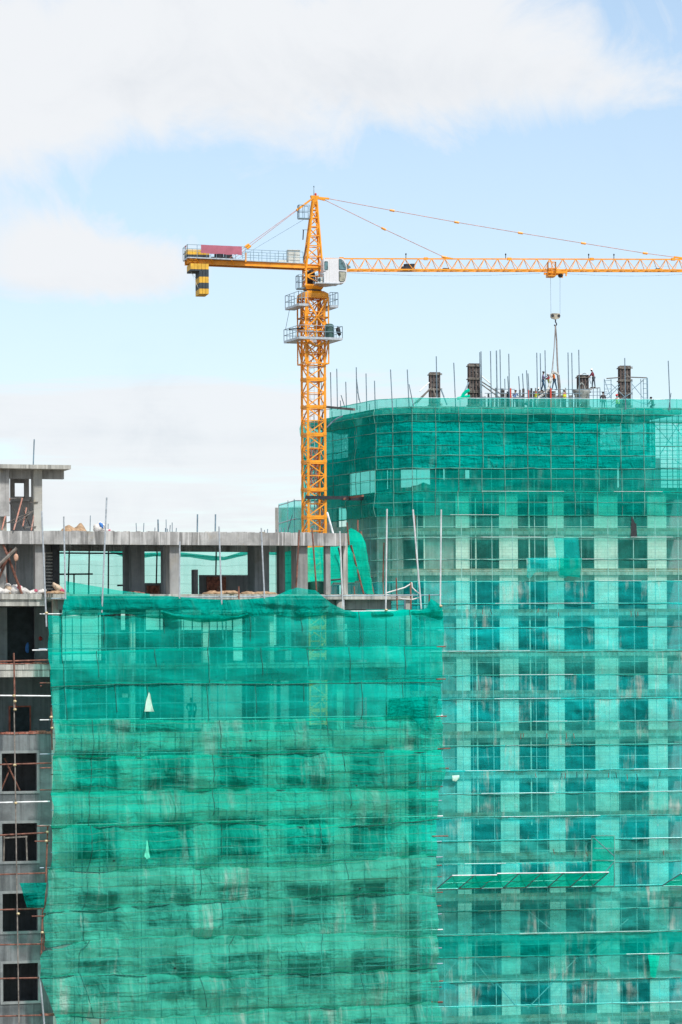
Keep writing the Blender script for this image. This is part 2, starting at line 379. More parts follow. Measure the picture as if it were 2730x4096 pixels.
field = t.M('ADD', big, t.M('MULTIPLY', t.M('SUBTRACT', n1, .5), 2.1))
mask = t.ss(field, -.1, 1.1)
# low stratus, thickening towards the horizon
strat = t.M('ADD', total([(.5, 1.62, 1.6, .12, .55), (.6, 1.92, 2.0, .34, .7), (2.2, 1.75, 1.6, .4, .35)]), t.M('MULTIPLY', t.M('SUBTRACT', n2, .5), 2.2))
mask2 = t.ss(strat, .12, .85, 0, .95)
veil = t.ss(VV, -.2, 2.3, .3, .58)
mask = t.M('MAXIMUM', t.M('MAXIMUM', mask, mask2), veil)
# elsewhere in the sky: broken cloud all round
n3 = t.noise(tc, 2.2, 6, .6, .3)
side = t.ss(t.M('ABSOLUTE', t.M('DIVIDE', sx.outputs[0], ym)), .35, .8)
front = t.ss(sx.outputs[1], 0, .15)
high = t.ss(VV, -2.5, -.8)
here = t.M('MULTIPLY', t.M('MULTIPLY', t.M('SUBTRACT', 1.0, side), front), high)
gm = t.ss(n3, .36, .58, .1, .95)
mx = t.new('ShaderNodeMix', data_type='FLOAT'); t.put(mx.inputs[0], here); t.put(mx.inputs[2], gm); t.put(mx.inputs[3], mask); mask = mx.outputs[0]
# sun-lit tops, greyer bellies
shade = t.M('ADD', total([(1.15, .32, .75, .2, .5), (.62, .40, .4, .2, .25), (.35, 1.14, .4, .07, .4), (1.9, .33, .5, .14, .3), (.5, 1.74, 1.2, .05, .2), (.6, 2.02, 2.2, .24, .15)]), t.M('MULTIPLY', t.M('SUBTRACT', t.noise(cb.outputs[0], 2.2, 8, .62, .6), .5), 1.9))
shade = t.M('ADD', shade, t.M('MULTIPLY', t.M('MULTIPLY', t.M('SUBTRACT', n2, .5), 2.6), t.ss(VV, 1.2, 1.55)))
shade = t.ss(shade, .05, 1.1)
STR = .11
cl = t.mix(shade, (.622 / STR, .640 / STR, .664 / STR), (.545 / STR, .572 / STR, .608 / STR))
blue = t.new('ShaderNodeVectorMath', operation='MULTIPLY'); t.l.new(sky.outputs[0], blue.inputs[0]); blue.inputs[1].default_value = (.86, 1.02, 1.08)
fin = t.mix(mask, blue.outputs[0], cl)
t.put(bg.inputs[0], fin); bg.inputs[1].default_value = STR; t.l.new(bg.outputs[0], wo.inputs[0])
sc.view_settings.view_transform = 'Standard'; sc.view_settings.look = 'None'; sc.view_settings.exposure = 0.5; sc.view_settings.gamma = 1.0
sc.cycles.transparent_max_bounces = 24; sc.cycles.max_bounces = 8; sc.cycles.diffuse_bounces = 4
sc.cycles.use_adaptive_sampling = True; sc.cycles.adaptive_threshold = .015
# ------------------------------------------------------------------ ground
g = MB(); g.add([V3((-6000, -800, GROUND)), V3((6000, -800, GROUND)), V3((6000, 9000, GROUND)), V3((-6000, 9000, GROUND))], [(0, 1, 2, 3)])
tag(build('ground', g, plain('bare_earth', (.2, .17, .13), .95, 0, .3, .05, ((.28, .27, .25), .5)), None, (0, 0, GROUND)), kind='structure')

# ================================================================== nearer block (left)
NB = Fr(at(700, 2650, 150), 17.0)
NP = NB.P
def nz(v): return NB.Z(100, v)
Z_ROOF, Z_A, Z_B, Z_C = nz(2124), nz(2376), nz(2656), nz(2936)
STOREY = (Z_A - Z_C) / 2
SL, SR, DEP = NB.S(-260, 2400), NB.S(1652, 2390), 9.0
S_ROOF_R = NB.S(1390, 2150)
blk = thing('concrete_building', NB.W(0, 4, GROUND), 'unfinished concrete block with bare upper floors, lower floors behind green netting', 'building')
def part(name, mb, mat, par=blk): return build(name, mb, MT[mat] if isinstance(mat, str) else mat, par)
# roof slab with a deep edge beam
m = MB(); zb = NB.Z(100, 2176)
m.box(NB, SL, S_ROOF_R, 0, .3, zb, Z_ROOF); m.box(NB, SL, S_ROOF_R, .3, DEP, Z_ROOF - .25, Z_ROOF - .02)
m.box(NB, SL, S_ROOF_R, DEP - .3, DEP, zb, Z_ROOF - .25)
part('roof', m, 'conc')
# ragged pour edge on the roof
for k in range(46):
    s = random.uniform(SL + 5, S_ROOF_R - .3); part('mortar_lump', MB().box(NB, s, s + random.uniform(.15, .6), .03 + .004 * k, .2, Z_ROOF + .001, Z_ROOF + random.uniform(.015, .05)), 'conc')
# floor slabs
def slab(zt, th, s0, s1, mat='concs', t0=0.0, t1=DEP):
    m = MB(); m.box(NB, s0, s1, t0, t1, zt - th, zt); return part('slab', m, mat)
slab(Z_A, .26, SL, SR); slab(Z_B, .28, SL, SR - .3)
m = MB(); m.box(NB, SL, NB.S(182, 2400, .1), .1, .45, NB.Z(100, 2424, .1), Z_A - .262); part('edge_beam', m, 'concs')
m = MB(); m.box(NB, SL, NB.S(200, 2690, .04), .04, .4, NB.Z(100, 2708), Z_B - .282); part('edge_beam', m, 'concs')
m = MB(); m.box(NB, NB.S(232, 2400, .5), SR - 1.0, .5, .8, Z_A - .75, Z_A - .262); part('edge_beam', m, 'concd')
m = MB(); m.box(NB, NB.S(212, 2680, .5), SR - 1.2, .5, .8, Z_B - .85, Z_B - .282); part('edge_beam', m, 'concd')
for k in range(0, 9):
    z = Z_C - STOREY * k
    if z < GROUND + .5: break
    slab(z, .25, SL, SR - .3, 'concin', .26)
# the storey under the roof
def col(u0, u1, t0, t1, z0, z1, mat='concd', v=2300, name='column'):
    m = MB(); m.box(NB, NB.S(u0, v, t0), NB.S(u1, v, t0), t0, t1, z0, z1); return part(name, m, mat)
zu = Z_ROOF - .252
for (u0, u1, t0, t1, mat) in [(142, 182, .31, .8, 'concd'), (680, 722, .31, 1.2, 'concd'), (1188, 1232, .31, 1.3, 'concd'), (1374, 1392, .31, .75, 'concs'), (1304, 1323, .31, .7, 'concd'),
                              (500, 519, 5.5, 6.0, 'concin'), (527, 580, 4.0, 4.6, 'concin'), (1020, 1078, 3.0, 4.4, 'concin'), (1118, 1141, 5.0, 5.5, 'concd'), (655, 679, 2.6, 3.2, 'concin')]:
    col(u0, u1, t0, t1, Z_A, zu, mat)
col(776, 793, 4.5, 5.0, Z_A, NB.Z(780, 2278, 4.5), 'concin')
def wallp(u0, u1, t0, t1, z0, z1, mat='concin', v=2300, name='wall'):
    m = MB(); m.box(NB, NB.S(u0, v, t0), NB.S(u1, v, t0), t0, t1, z0, z1); return part(name, m, mat)
wallp(-60, 26, .6, .8, Z_A, zu, 'concd'); wallp(40, 150, 2.2, 2.4, Z_A, zu, 'concin'); wallp(18, 44, 3.0, 3.2, Z_A, zu, 'concin')
wallp(182, 212, 3.0, 3.2, Z_A, zu, 'concin'); wallp(212, 240, 2.5, 2.8, Z_A, zu, 'dark')
wallp(582, 656, 7.6, 7.8, Z_A, NB.Z(620, 2332, 7.6)); wallp(800, 1022, 7.4, 7.6, Z_A, NB.Z(900, 2300, 7.4)); wallp(830, 905, 7.1, 7.3, Z_A, NB.Z(900, 2306, 7.1), 'brick')
wallp(590, 640, 7.3, 7.5, Z_A, NB.Z(620, 2342, 7.3), 'brick')
m = MB()
for k in range(12): z = NB.Z(200, 2215 + k * 13, 2.3); m.box(NB, NB.S(184, 2300, 2.2), NB.S(211, 2300, 2.2), 2.2, 2.5, z, z + .06)
part('stair_tread', m, 'concd')
# storeys A-B and B-C: columns at the edge, broken rear walls
for (u0, u1) in [(214, 238), (523, 542), (813, 835), (1080, 1097), (1348, 1372)]:
    col(u0, u1, .9, 1.25, Z_B, Z_A - .262, 'concl', 2520); col(u0, u1, .9, 1.25, Z_C, Z_B - .282, 'concl', 2800)
for (u0, u1) in [(1625, 1648)]:
    col(u0, u1, .15, .45, Z_B, Z_A - .262, 'concs', 2520)
m = MB(); m.lathe(NB.P(1363, 2520, .3).to_3d() * 1.0 - V3((0, 0, NB.P(1363, 2520, .3).z)), [(.22, Z_B), (.22, Z_A - .262)]); m.smooth = True; part('column', m, 'concs')
def rear(zlo, zhi, t, openings, v, mat='concin'):
    hs = [(NB.S(a, v, t), NB.S(b, v, t), NB.Z((a + b) / 2, d, t), NB.Z((a + b) / 2, c, t)) for a, b, c, d in openings]
    m = MB(); m.wall(NB, [SL, SR - .3], [zlo, zhi], t, t + .2, hs); part('rear_wall', m, mat)
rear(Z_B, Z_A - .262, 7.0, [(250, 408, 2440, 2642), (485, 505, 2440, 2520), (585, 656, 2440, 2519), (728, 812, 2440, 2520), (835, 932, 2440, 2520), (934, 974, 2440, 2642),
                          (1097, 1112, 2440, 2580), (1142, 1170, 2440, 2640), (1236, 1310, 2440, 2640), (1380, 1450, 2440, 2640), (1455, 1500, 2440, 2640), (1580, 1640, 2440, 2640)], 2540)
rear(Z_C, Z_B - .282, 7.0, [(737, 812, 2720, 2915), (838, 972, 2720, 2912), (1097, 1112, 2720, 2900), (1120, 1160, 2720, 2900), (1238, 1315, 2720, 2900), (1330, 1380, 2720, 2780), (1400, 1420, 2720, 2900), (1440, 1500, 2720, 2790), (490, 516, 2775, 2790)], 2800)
wallp(-100, 30, 6.0, 6.2, Z_B, Z_A - .55, 'concin', 2540); wallp(30, 140, 6.4, 6.6, Z_B, Z_A - .55, 'dark', 2540); wallp(140, 205, 6.0, 6.2, Z_B, Z_A - .55, 'concin', 2540)  # near-black middle wall: the unlit room's darkness put into its colour
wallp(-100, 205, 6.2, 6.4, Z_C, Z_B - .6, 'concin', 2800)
m = MB()
a, b_ = NB.S(36, 2800, 6.15), NB.S(124, 2800, 6.15); zt = NB.Z(80, 2823, 6.15)
m.box(NB, a, a + .07, 6.1, 6.19, Z_C, zt); m.box(NB, b_ - .07, b_, 6.1, 6.19, Z_C, zt); m.box(NB, a + .07, b_ - .07, 6.1, 6.19, zt - .07, zt)
part('door_frame', m, 'redox')
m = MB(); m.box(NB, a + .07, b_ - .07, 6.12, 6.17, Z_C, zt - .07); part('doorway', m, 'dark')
# brick up-stand on floors B and C (left bay)
def bricks(u0, u1, v, zt, h, name='brick_course'):
    m = MB(); s = NB.S(u0, v); s1 = NB.S(u1, v)
    while s < s1:
        l = random.uniform(.18, .5); m.box(NB, s, min(s1, s + l - .01), -.03 + random.uniform(-.02, .02), .2, zt, zt + h * random.uniform(.55, 1.1)); s += l
    return part(name, m, 'brick')
bricks(-40, 206, 2936, Z_C, .17); bricks(-40, 196, 2656, Z_B, .07)
# facade wall below storey C, with window openings
WC = [(8, 148), (309, 472), (593, 762), (879, 1042), (1147, 1310), (1411, 1567)]
wins = []; z_low = GROUND
for k in range(0, 8):
    for i, (u0, u1) in enumerate(WC):
        s0, s1 = NB.S(u0, 3090), NB.S(u1, 3090); z1 = NB.Z(75, 3013) - STOREY * k; z0 = NB.Z(75, 3165) - STOREY * k
        if z0 > GROUND + 1: wins.append((s0, s1, z0, z1))
wh = []
for k in range(-1, 0):
    pass
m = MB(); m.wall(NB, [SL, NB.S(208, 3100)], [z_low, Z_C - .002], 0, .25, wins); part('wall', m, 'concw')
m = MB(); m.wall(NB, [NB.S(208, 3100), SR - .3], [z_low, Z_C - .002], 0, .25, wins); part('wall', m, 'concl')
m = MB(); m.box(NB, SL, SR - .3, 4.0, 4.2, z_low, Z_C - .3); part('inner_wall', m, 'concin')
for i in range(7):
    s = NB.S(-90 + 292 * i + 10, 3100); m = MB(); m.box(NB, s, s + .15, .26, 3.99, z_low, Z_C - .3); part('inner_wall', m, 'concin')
for (s0, s1, z0, z1) in wins:
    if z0 < NB.Z(700, 4300): continue
    m = MB(); e = .13
    m.box(NB, s0 - e, s1 + e, -.03, .0 - .001, z1, z1 + .13); m.box(NB, s0 - e, s0, -.03, -.001, z0, z1); m.box(NB, s1, s1 + e, -.03, -.001, z0, z1)
    m.box(NB, s0 - e, s1 + e, -.05, -.001, z0 - .12, z0)
    part('window_surround', m, 'plaster')
# stair-head room on the roof
zr2, zr1, zr0 = NB.Z(100, 1860), NB.Z(100, 1876), NB.Z(100, 1912)
m = MB(); m.box(NB, SL, NB.S(285, 1868, -.4), -.4, 5.5, zr1, zr2); part('penthouse_roof', m, 'concs')
m = MB(); m.box(NB, NB.S(40, 1890, .5), NB.S(257, 1890, .5), .5, .8, zr0, zr1); part('penthouse_beam', m, 'concd')
m = MB(); m.box(NB, NB.S(136, 2000, .25), NB.S(170, 2000, .25), .25, .75, Z_ROOF, zr1); part('penthouse_column', m, 'concs')
m = MB(); m.box(NB, NB.S(-260, 2000, .15), NB.S(39, 2000, .15), .15, .35, NB.Z(20, 2063), zr1); part('penthouse_wall', m, 'conc')
m = MB(); m.box(NB, NB.S(-260, 2000, .6), NB.S(27, 2000, .6), .6, .8, Z_ROOF, NB.Z(20, 2063)); part('penthouse_wall', m, 'concs')
hs = [(NB.S(60, 1900, 3.5), NB.S(99, 1900, 3.5), NB.Z(80, 1986, 3.5), NB.Z(80, 1932, 3.5)), (NB.S(117, 1900, 3.5), NB.S(128, 1900, 3.5), NB.Z(120, 1987, 3.5), NB.Z(120, 1905, 3.5))]
m = MB(); m.wall(NB, [NB.S(44, 1950, 3.5), NB.S(150, 1950, 3.5)], [Z_ROOF, zr1], 3.5, 3.7, hs); part('penthouse_wall', m, 'concd')
m = MB(); m.box(NB, NB.S(100, 1900, 3.0), NB.S(117, 1900, 3.0), 3.0, 3.2, NB.Z(100, 1990, 3), zr1); part('penthouse_column', m, 'concd')
m = MB(); m.box(NB, NB.S(48, 1990, 3.2), NB.S(132, 1990, 3.2), 3.2, 3.45, NB.Z(100, 2005, 3.2), NB.Z(100, 1987, 3.2)); part('penthouse_beam', m, 'concd')
# starter bars and odd rebar on the roof
for (u, v) in [(361, 2062), (433, 2095), (547, 2092), (575, 2092), (620, 2110), (633, 2080), (666, 2078), (680, 2100), (690, 2090), (662, 2112), (672, 2115), (705, 2112), (1108, 2118), (1125, 2112), (1140, 2110), (1060, 2120), (1070, 2116)]:
    tt = random.uniform(1, 6); part('starter_bar', MB().tube(NP(u, 2132, tt), NP(u + random.uniform(-2, 2), v, tt), .022), 'bluesteel')
for (u, v, w_) in [(1536, 2420, 2300), (1420, 2380, 2345)]: part('starter_bar', MB().tube(NP(u, v, .6), NP(u - 3, w_, .6), .03), 'rust')
part('roof_aerial', MB().tube(NP(134, 1862, 2), NP(138, 1757, 2), .035), 'bluesteel')
# ------------------------------------------------------------------ front scaffold of the nearer block
T_N = -1.35
scf = thing('scaffold', NB.W(0, T_N, GROUND), 'tube scaffold standing against the nearer block, rusty at its open left end', 'scaffold')
def pole(name, pts, r, mat, par=scf, n=6):
    m = MB(); m.poly(pts, r, n); return build(name, m, MT[mat], par)
# tall standards: (u top, v top, u bottom, v bottom, material)
for (a, b, c, d, mt, tt) in [(93 * 1.045 + 0, 2040, 105 * 1.045, 2450, 'steel', T_N - .1)]: pass
for (a, b, c, d, mt, tt) in [(168, 2045, 187, 2506, 'steel', -1.5), (256, 2066, 264, 2440, 'steel', -1.45), (428, 1990, 408, 2450, 'steel', -1.45), (720, 2166, 718, 2600, 'steel', -1.3),
                             (877, 2106, 893, 2560, 'steel', -1.3), (1046, 2112, 1062, 2460, 'steel', -1.3), (1198, 2120, 1186, 2350, 'rust', -1.0), (1249, 2112, 1268, 2375, 'rust', -1.0),
                             (1360, 2125, 1373, 2440, 'pale', -1.2), (1537, 2170, 1533, 2330, 'rust', -1.0), (1549, 2036, 1544, 2445, 'pale', -1.2), (1653, 2038, 1686, 2436, 'pale', -1.2),
                             (1659, 2062, 1668, 2250, 'rust', -.9), (1766, 2038, 1762, 2425, 'pale', -1.2), (1586, 2311, 1590, 2440, 'rust', -1.0), (1643, 2328, 1645, 2440, 'rust', -1.0),
                             (1718, 2378, 1719, 2440, 'rust', -1.3), (956, 2345, 957, 2400, 'rust', -1.2), (633, 2078, 634, 2128, 'bluesteel', 2.0), (791, 2057, 790, 2128, 'bluesteel', 2.0), (863, 2057, 862, 2128, 'bluesteel', 2.0)]:
    pole('standard', [NP(a, b, tt), NP(c, d, tt)], .042, mt)
# standards behind the net
for k, u in enumerate([262, 325, 395, 468, 532, 580, 640, 700, 770, 838, 905, 985, 1068, 1180, 1282, 1376, 1455, 1545, 1620, 1680, 1722]):
    mt = ['steel', 'bluesteel', 'rust', 'bluesteel', 'steel'][k % 5]
    lo = 2455 if k % 3 else 2400
    pole('standard', [NP(u, lo, T_N + .28), NP(u + (4300 - lo) * .004, 4300, T_N + .28)], .035, mt)
for k, u in enumerate([290, 425, 560, 735, 870, 1020, 1120, 1230, 1330, 1600, 1700]):
    pole('standard', [NP(u, 2470, -.35), NP(u + 10, 4300, -.35)], .03, ['bluesteel', 'steel'][k % 2])
# ledgers: the lift lines (v at left, v at right)
NL = [(2462, 2446), (2602, 2587), (2738, 2717), (2886, 2866), (3023, 3001), (3166, 3150), (3309, 3268), (3478, 3432), (3622, 3573), (3768, 3722), (3914, 3858), (4062, 4014), (4205, 4150), (4345, 4290)]
for k, (a, b) in enumerate(NL):
    pole('ledger', [NP(160 if k != 1 else 156, a - 6, T_N + .2), NP(1772, b - 4, T_N + .2)], .033, ['pale', 'bluesteel', 'rust'][k % 3])
    pole('ledger', [NP(205, a - 68, T_N + .26), NP(1768, b - 66, T_N + .26)], .028, ['bluesteel', 'bluesteel', 'rust'][k % 3])
for (v0, v1, mt, u1) in [(2647, 2640, 'rust', 200), (2782, 2784, 'pale', 205), (3060, 3052, 'rust', 208), (3212, 3206, 'pale', 200), (3344, 3330, 'rust', 196), (3500, 3492, 'rust', 190), (3641, 3634, 'rust', 178), (3780, 3776, 'rust', 190), (3916, 3911, 'rust', 160), (4066, 4060, 'rust', 220)]:
    pole('ledger', [NP(-60, v0, T_N + .1), NP(u1, v1, T_N + .1)], .042, mt)
pole('standard', [NP(56, 2612, T_N), NP(61, 2842, T_N)], .045, 'rust'); pole('standard', [NP(57, 2800, T_N - .1), NP(80, 4300, T_N - .1)], .034, 'timber')
pole('standard', [NP(192, 3305, T_N), NP(176, 3800, T_N)], .045, 'rust'); pole('standard', [NP(206, 2830, T_N), NP(210, 3000, T_N)], .04, 'rust')
pole('standard', [NP(160, 3900, T_N), NP(178, 4096, T_N), NP(184, 4200, T_N)], .045, 'steel'); pole('standard', [NP(172, 3640, T_N), NP(166, 3830, T_N)], .045, 'rust')
for (u, v, l, mt) in [(1768, 2587, 16, 'pale'), (1766, 2717, 18, 'rust'), (1766, 2866, 22, 'rust'), (1772, 2995, 30, 'rust'), (1772, 3074, 24, 'rust'), (1750, 3345, 44, 'pale'), (1748, 3462, 20, 'rust'), (1745, 3624, 20, 'pale'), (1745, 3925, 28, 'rust'), (1746, 4008, 26, 'pale'), (182, 2744, -14, 'rust'), (150, 2601, 40, 'pale'), (180, 3072, 26, 'rust'), (170, 3304, 30, 'rust'), (160, 3365, 40, 'rust'), (148, 3665, 30, 'rust')]:
    pole('putlog', [NP(u - 20, v, T_N - .12), NP(u + l, v - 1, T_N - .12)], .034, 'rust' if mt == 'pale' and u > 1000 else mt)
m = MB()
for (u, v) in [(61, 2805), (61, 2838), (57, 2783), (60, 3060), (64, 3212), (190, 3328), (186, 3364), (74, 3655), (170, 3730), (187, 2452), (206, 2868), (210, 2912), (1546, 2440), (1764, 2424)]:
    c = NP(u, v, T_N - .15); m.blob(c, .09, .09, .07, u, .1, 8, 5)
build('coupler', m, plain('brass_coupler', (.6, .5, .3), .5, .3, .2, 9), scf)
# horizontal tubes behind the upper storeys
for (u0, v0, u1, v1, tt) in [(240, 2212, 510, 2214, 9.5), (240, 2297, 372, 2296, 8.5), (470, 2342, 520, 2340, 9.5), (1110, 2333, 1180, 2330, 9.5), (1325, 2320, 1490, 2308, 2.2), (1390, 2188, 1455, 2182, 2.2)]:
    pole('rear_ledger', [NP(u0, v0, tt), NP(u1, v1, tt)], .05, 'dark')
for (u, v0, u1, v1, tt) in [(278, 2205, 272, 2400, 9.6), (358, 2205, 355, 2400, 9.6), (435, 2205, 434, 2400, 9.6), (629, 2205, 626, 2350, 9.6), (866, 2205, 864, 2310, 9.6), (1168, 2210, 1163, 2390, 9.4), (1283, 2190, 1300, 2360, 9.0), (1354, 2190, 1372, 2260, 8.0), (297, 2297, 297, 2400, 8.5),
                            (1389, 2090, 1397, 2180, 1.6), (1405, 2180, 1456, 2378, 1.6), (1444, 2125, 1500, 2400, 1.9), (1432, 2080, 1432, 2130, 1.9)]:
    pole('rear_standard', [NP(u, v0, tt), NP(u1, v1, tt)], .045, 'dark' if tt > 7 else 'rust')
# ------------------------------------------------------------------ nets
def lerp(a, b, f): return a + (b - a) * f
def pl(pts, x):     # piecewise linear
    if x <= pts[0][0]: return pts[0][1]
    for (a, b), (c, d) in zip(pts[:-1], pts[1:]):
        if x <= c: return lerp(b, d, (x - a) / (c - a))
    return pts[-1][1]
def fb(x, y, s, oct=3):
    r = 0; a = 1
    for k in range(oct): r += a * noise.noise(V3((x * 2 ** k, y * 2 ** k, s + k * 7.7))); a *= .5
    return r
def sheet(fr, top, bot, left, right, t, name, label, mat, nc=110, nrow=14, bill=.25, fold=.1, seed=0, cat='safety net', group=None, jag=3, parent=None, tb=None, cord=0, quilt=0.0, pole_shade_cords=0):
    """a net hung between two lines given as v(u); left/right edges as u(r)"""
    pts = []; uvs = []
    for i in range(nrow + 1):
        r = i / nrow; row = []; ur = []
        for j in range(nc + 1):
            f = j / nc; u = lerp(left(r), right(r), f)
            v = lerp(top(u), bot(u), r)
            tt = t if tb is None else lerp(t, tb, r)
            s, _, z = fr.hit(u, v, tt)
            env = math.sin(math.pi * min(1, max(0, r * .96 + .02))) ** .8
            d = bill * env * (.55 + .75 * fb(s * .22, z * .3, seed + 3, 2)) + fold * (env * .8 + .2) * fb(s * .9, z * .35, seed, 4)
            d += fold * .5 * env * fb(s * .3, z * 2.0, seed + 11, 2)
            if quilt:
                pm = abs(math.sin(math.pi * (s + .31 * seed + .35 * fb(s * .2, z * .15, seed)) / quilt)) ** .55
                d = d * (.35 + .75 * pm) + .1 * env * pm * fb(s * .6, z * .8, seed + 21, 3)
            ed = min(f, 1 - f) * nc
            if ed < 2: d += .12 * fb(z * 1.7, 0, seed + 5)
            row.append(fr.W(s, tt - d, z)); ur.append((s, z))
        pts.append(row); uvs.append(ur)
    m = MB(); m.grid(pts, uvs)
    o = build(name, m, NM[mat] if isinstance(mat, str) else mat, parent)
    if parent is None: tag(o, label, cat, group)
    if cord:
        for row in ((pts[-1],) if cord == 1 else (pts[0], pts[-1])):
            q = MB(); q.poly([p + V3((0, -.04, .02)) for p in row[::2]], .03 if fr is NB else .04, 5); q.smooth = True; build('edge_tone_cord', q, MT['teal_shade'], o)  # dark cord added for the tube and shadow line between bands
    for q_ in range(pole_shade_cords):
        j = int((q_ + .3 + .5 * noise.noise(V3((seed, q_ * 1.7, 0)))) / pole_shade_cords * nc); j = max(2, min(nc - 2, j))
        build('seam', MB().poly([row[j] + V3((0, -.03, 0)) for row in pts[:len(pts) - (q_ % 3) * 4:2]], .018, 5), MT['teal_shade'], o)  # dark cords added as shadow lines where the net presses on poles
    return o
LEFT_E = [(2440, 192), (2602, 193), (2740, 203), (2886, 213), (3023, 211), (3100, 204), (3166, 201), (3300, 199), (3309, 206), (3440, 200), (3478, 193), (3560, 190), (3622, 172), (3765, 178), (3772, 225), (3795, 170), (3810, 160), (3914, 160), (3990, 190), (4062, 222), (4210, 226), (4345, 230)]
RIGHT_E = [(2440, 1768), (2580, 1772), (2590, 1764), (2715, 1770), (2725, 1766), (2860, 1766), (2868, 1760), (2995, 1774), (3005, 1758), (3080, 1772), (3150, 1755), (3160, 1752), (3300, 1747), (3440, 1742), (3560, 1748), (3580, 1742), (3720, 1744), (3860, 1746), (4010, 1748), (4345, 1748)]
def line_fn(k):
    a, b = NL[k]
    big = 1.0 if k >= 6 else .35
    def fn(u):
        f = (u - 200) / 1550.0; b0 = lerp(a, b, f)
        sag = (3.0 + 4.5 * big * (k > 4)) * abs(math.sin((u + k * 61) / (52.0 + 5 * (k % 3)))) ** .8 * (.5 + .9 * abs(noise.noise(V3((u / 170.0, k * 3.3, 0))))) + (12 * big * math.sin(f * 5.1 + k * 1.7) + 6 * big * math.sin(f * 11 + k))
        return b0 + sag - 2
    return fn
LOOK = ['smooth band with bright open floor showing through, just under the crumpled drape',
        'darker band crossing a slab edge, second below the crumpled drape',
        'band with sky-bright openings and a pale torn scrap, third below the drape',
        'band hanging over the first walled storey, fourth below the drape',
        'band with the uppermost row of netted windows, fifth below the drape',
        'pale band under the uppermost netted windows, sixth below the drape',
        'billowing band with a pale hanging scrap, seventh below the drape',
        'dusty band whose top left corner gapes open, eighth below the drape',
        'streaky crumpled band beside the hanging green flap, ninth below the drape',
        'pale band with a torn gap at its left top, tenth below the drape',
        'heavily folded band with a dusty white patch, eleventh below the drape',
        'lowest band, cut by the bottom of the view',
        'band below the lowest visible one']
for k in range(12):
    top0, bot0 = line_fn(k), line_fn(k + 1)
    gap = 0
    def top(u, f=top0, k=k):
        v = f(u)
        if k == 7 and 240 < u < 470: v += 15 * math.sin((u - 240) / 230 * math.pi) ** .5
        if k == 9 and u < 300: v += 22 * max(0, math.sin((u - 190) / 110 * math.pi)) ** .7
        if k == 11 and 330 < u < 450: v += 40 * math.sin((u - 330) / 120 * math.pi)
        return v
    def bot(u, f=bot0): return f(u) + 11
    va, vb = NL[k][0], NL[k + 1][0]; wa, wb = NL[k][1], NL[k + 1][1]
    le = lambda r, va=va, vb=vb: pl(LEFT_E, lerp(va + 1, vb - 1, r)) + 4 * fb(r * 3, va, 2)
    re = lambda r, wa=wa, wb=wb: pl(RIGHT_E, lerp(wa, wb, r)) + 2.5 * fb(r * 3, wa, 4)
    low = k >= 3
    sheet(NB, top, bot, le, re, T_N - .06 * (k % 2), 'safety_net', 'green ' + LOOK[k], ('nearlow' if k >= 7 else 'near') if low else 'nearup', 170, 16,
          .75 if low else .35, .34 if low else .12, 10 * k + 1, cord=1, quilt=2.1 if low else 2.6, pole_shade_cords=3 if low else 8, group='net bands on the nearer block')
# corner return of the nets round the right end of the scaffold
# crumpled drape along the ledge
DT = [(250, 2330), (262, 2324), (330, 2336), (480, 2362), (600, 2376), (700, 2386), (830, 2396), (920, 2400), (1020, 2394), (1100, 2386), (1150, 2362), (1190, 2350), (1225, 2356), (1265, 2362), (1290, 2386), (1330, 2416), (1380, 2440), (1420, 2446), (1480, 2444), (1560, 2447), (1620, 2436), (1680, 2442), (1708, 2430), (1718, 2392), (1740, 2404), (1766, 2424)]
DB = [(250, 2470), (300, 2458), (520, 2462), (560, 2466), (680, 2470), (760, 2480), (830, 2484), (960, 2472), (1100, 2462), (1300, 2466), (1440, 2472), (1500, 2462), (1600, 2470), (1700, 2462), (1766, 2476)]
sheet(NB, lambda u: pl(DT, u), lambda u: 2392, lambda r: 262, lambda r: 600, T_N + .16, 'safety_net', 'thin see-through net edge rising above the left end of the ledge drape', 'nearup', 40, 6, .1, .08, 75)
sheet(NB, lambda u: pl(DT, u), lambda u: 2392, lambda r: 1095, lambda r: 1298, T_N + .16, 'safety_net', 'peaked thin net tied to a rusty pole above the middle of the ledge drape', 'nearup', 30, 6, .15, .1, 76)
sheet(NB, lambda u: max(pl(DT, u), 2384), lambda u: pl(DB, u) + 6 * math.sin(u / 45), lambda r: 262 - 16 * math.sin(r * 2.4) + (-6 if r > .9 else 0), lambda r: 1766 + 3 * r, T_N + .12, 'safety_net',
      'crumpled dark green net draped along the ledge of the open floor', 'drape', 230, 18, .5, .34, 77, tb=T_N - .12)
sheet(NB, lambda u: pl([(640, 2440), (700, 2455), (800, 2462), (950, 2464), (990, 2452)], u), lambda u: pl([(640, 2452), (700, 2474), (800, 2490), (900, 2486), (990, 2462)], u), lambda r: 640, lambda r: 990, T_N - .32, 'safety_net',
      'rolled fold of dark net sagging in front of the crumpled ledge drape', 'drape', 60, 10, .3, .12, 81)
sheet(NB, lambda u: 2412 + .045 * (u - 1120), lambda u: pl([(1380, 2466), (1450, 2470), (1560, 2464), (1660, 2478), (1768, 2466)], u), lambda r: 1390, lambda r: 1768, T_N - .25, 'safety_net',
      'twisted rope-like roll of green net tied along the right end of the ledge', 'drape', 70, 8, .3, .16, 84) if False else None
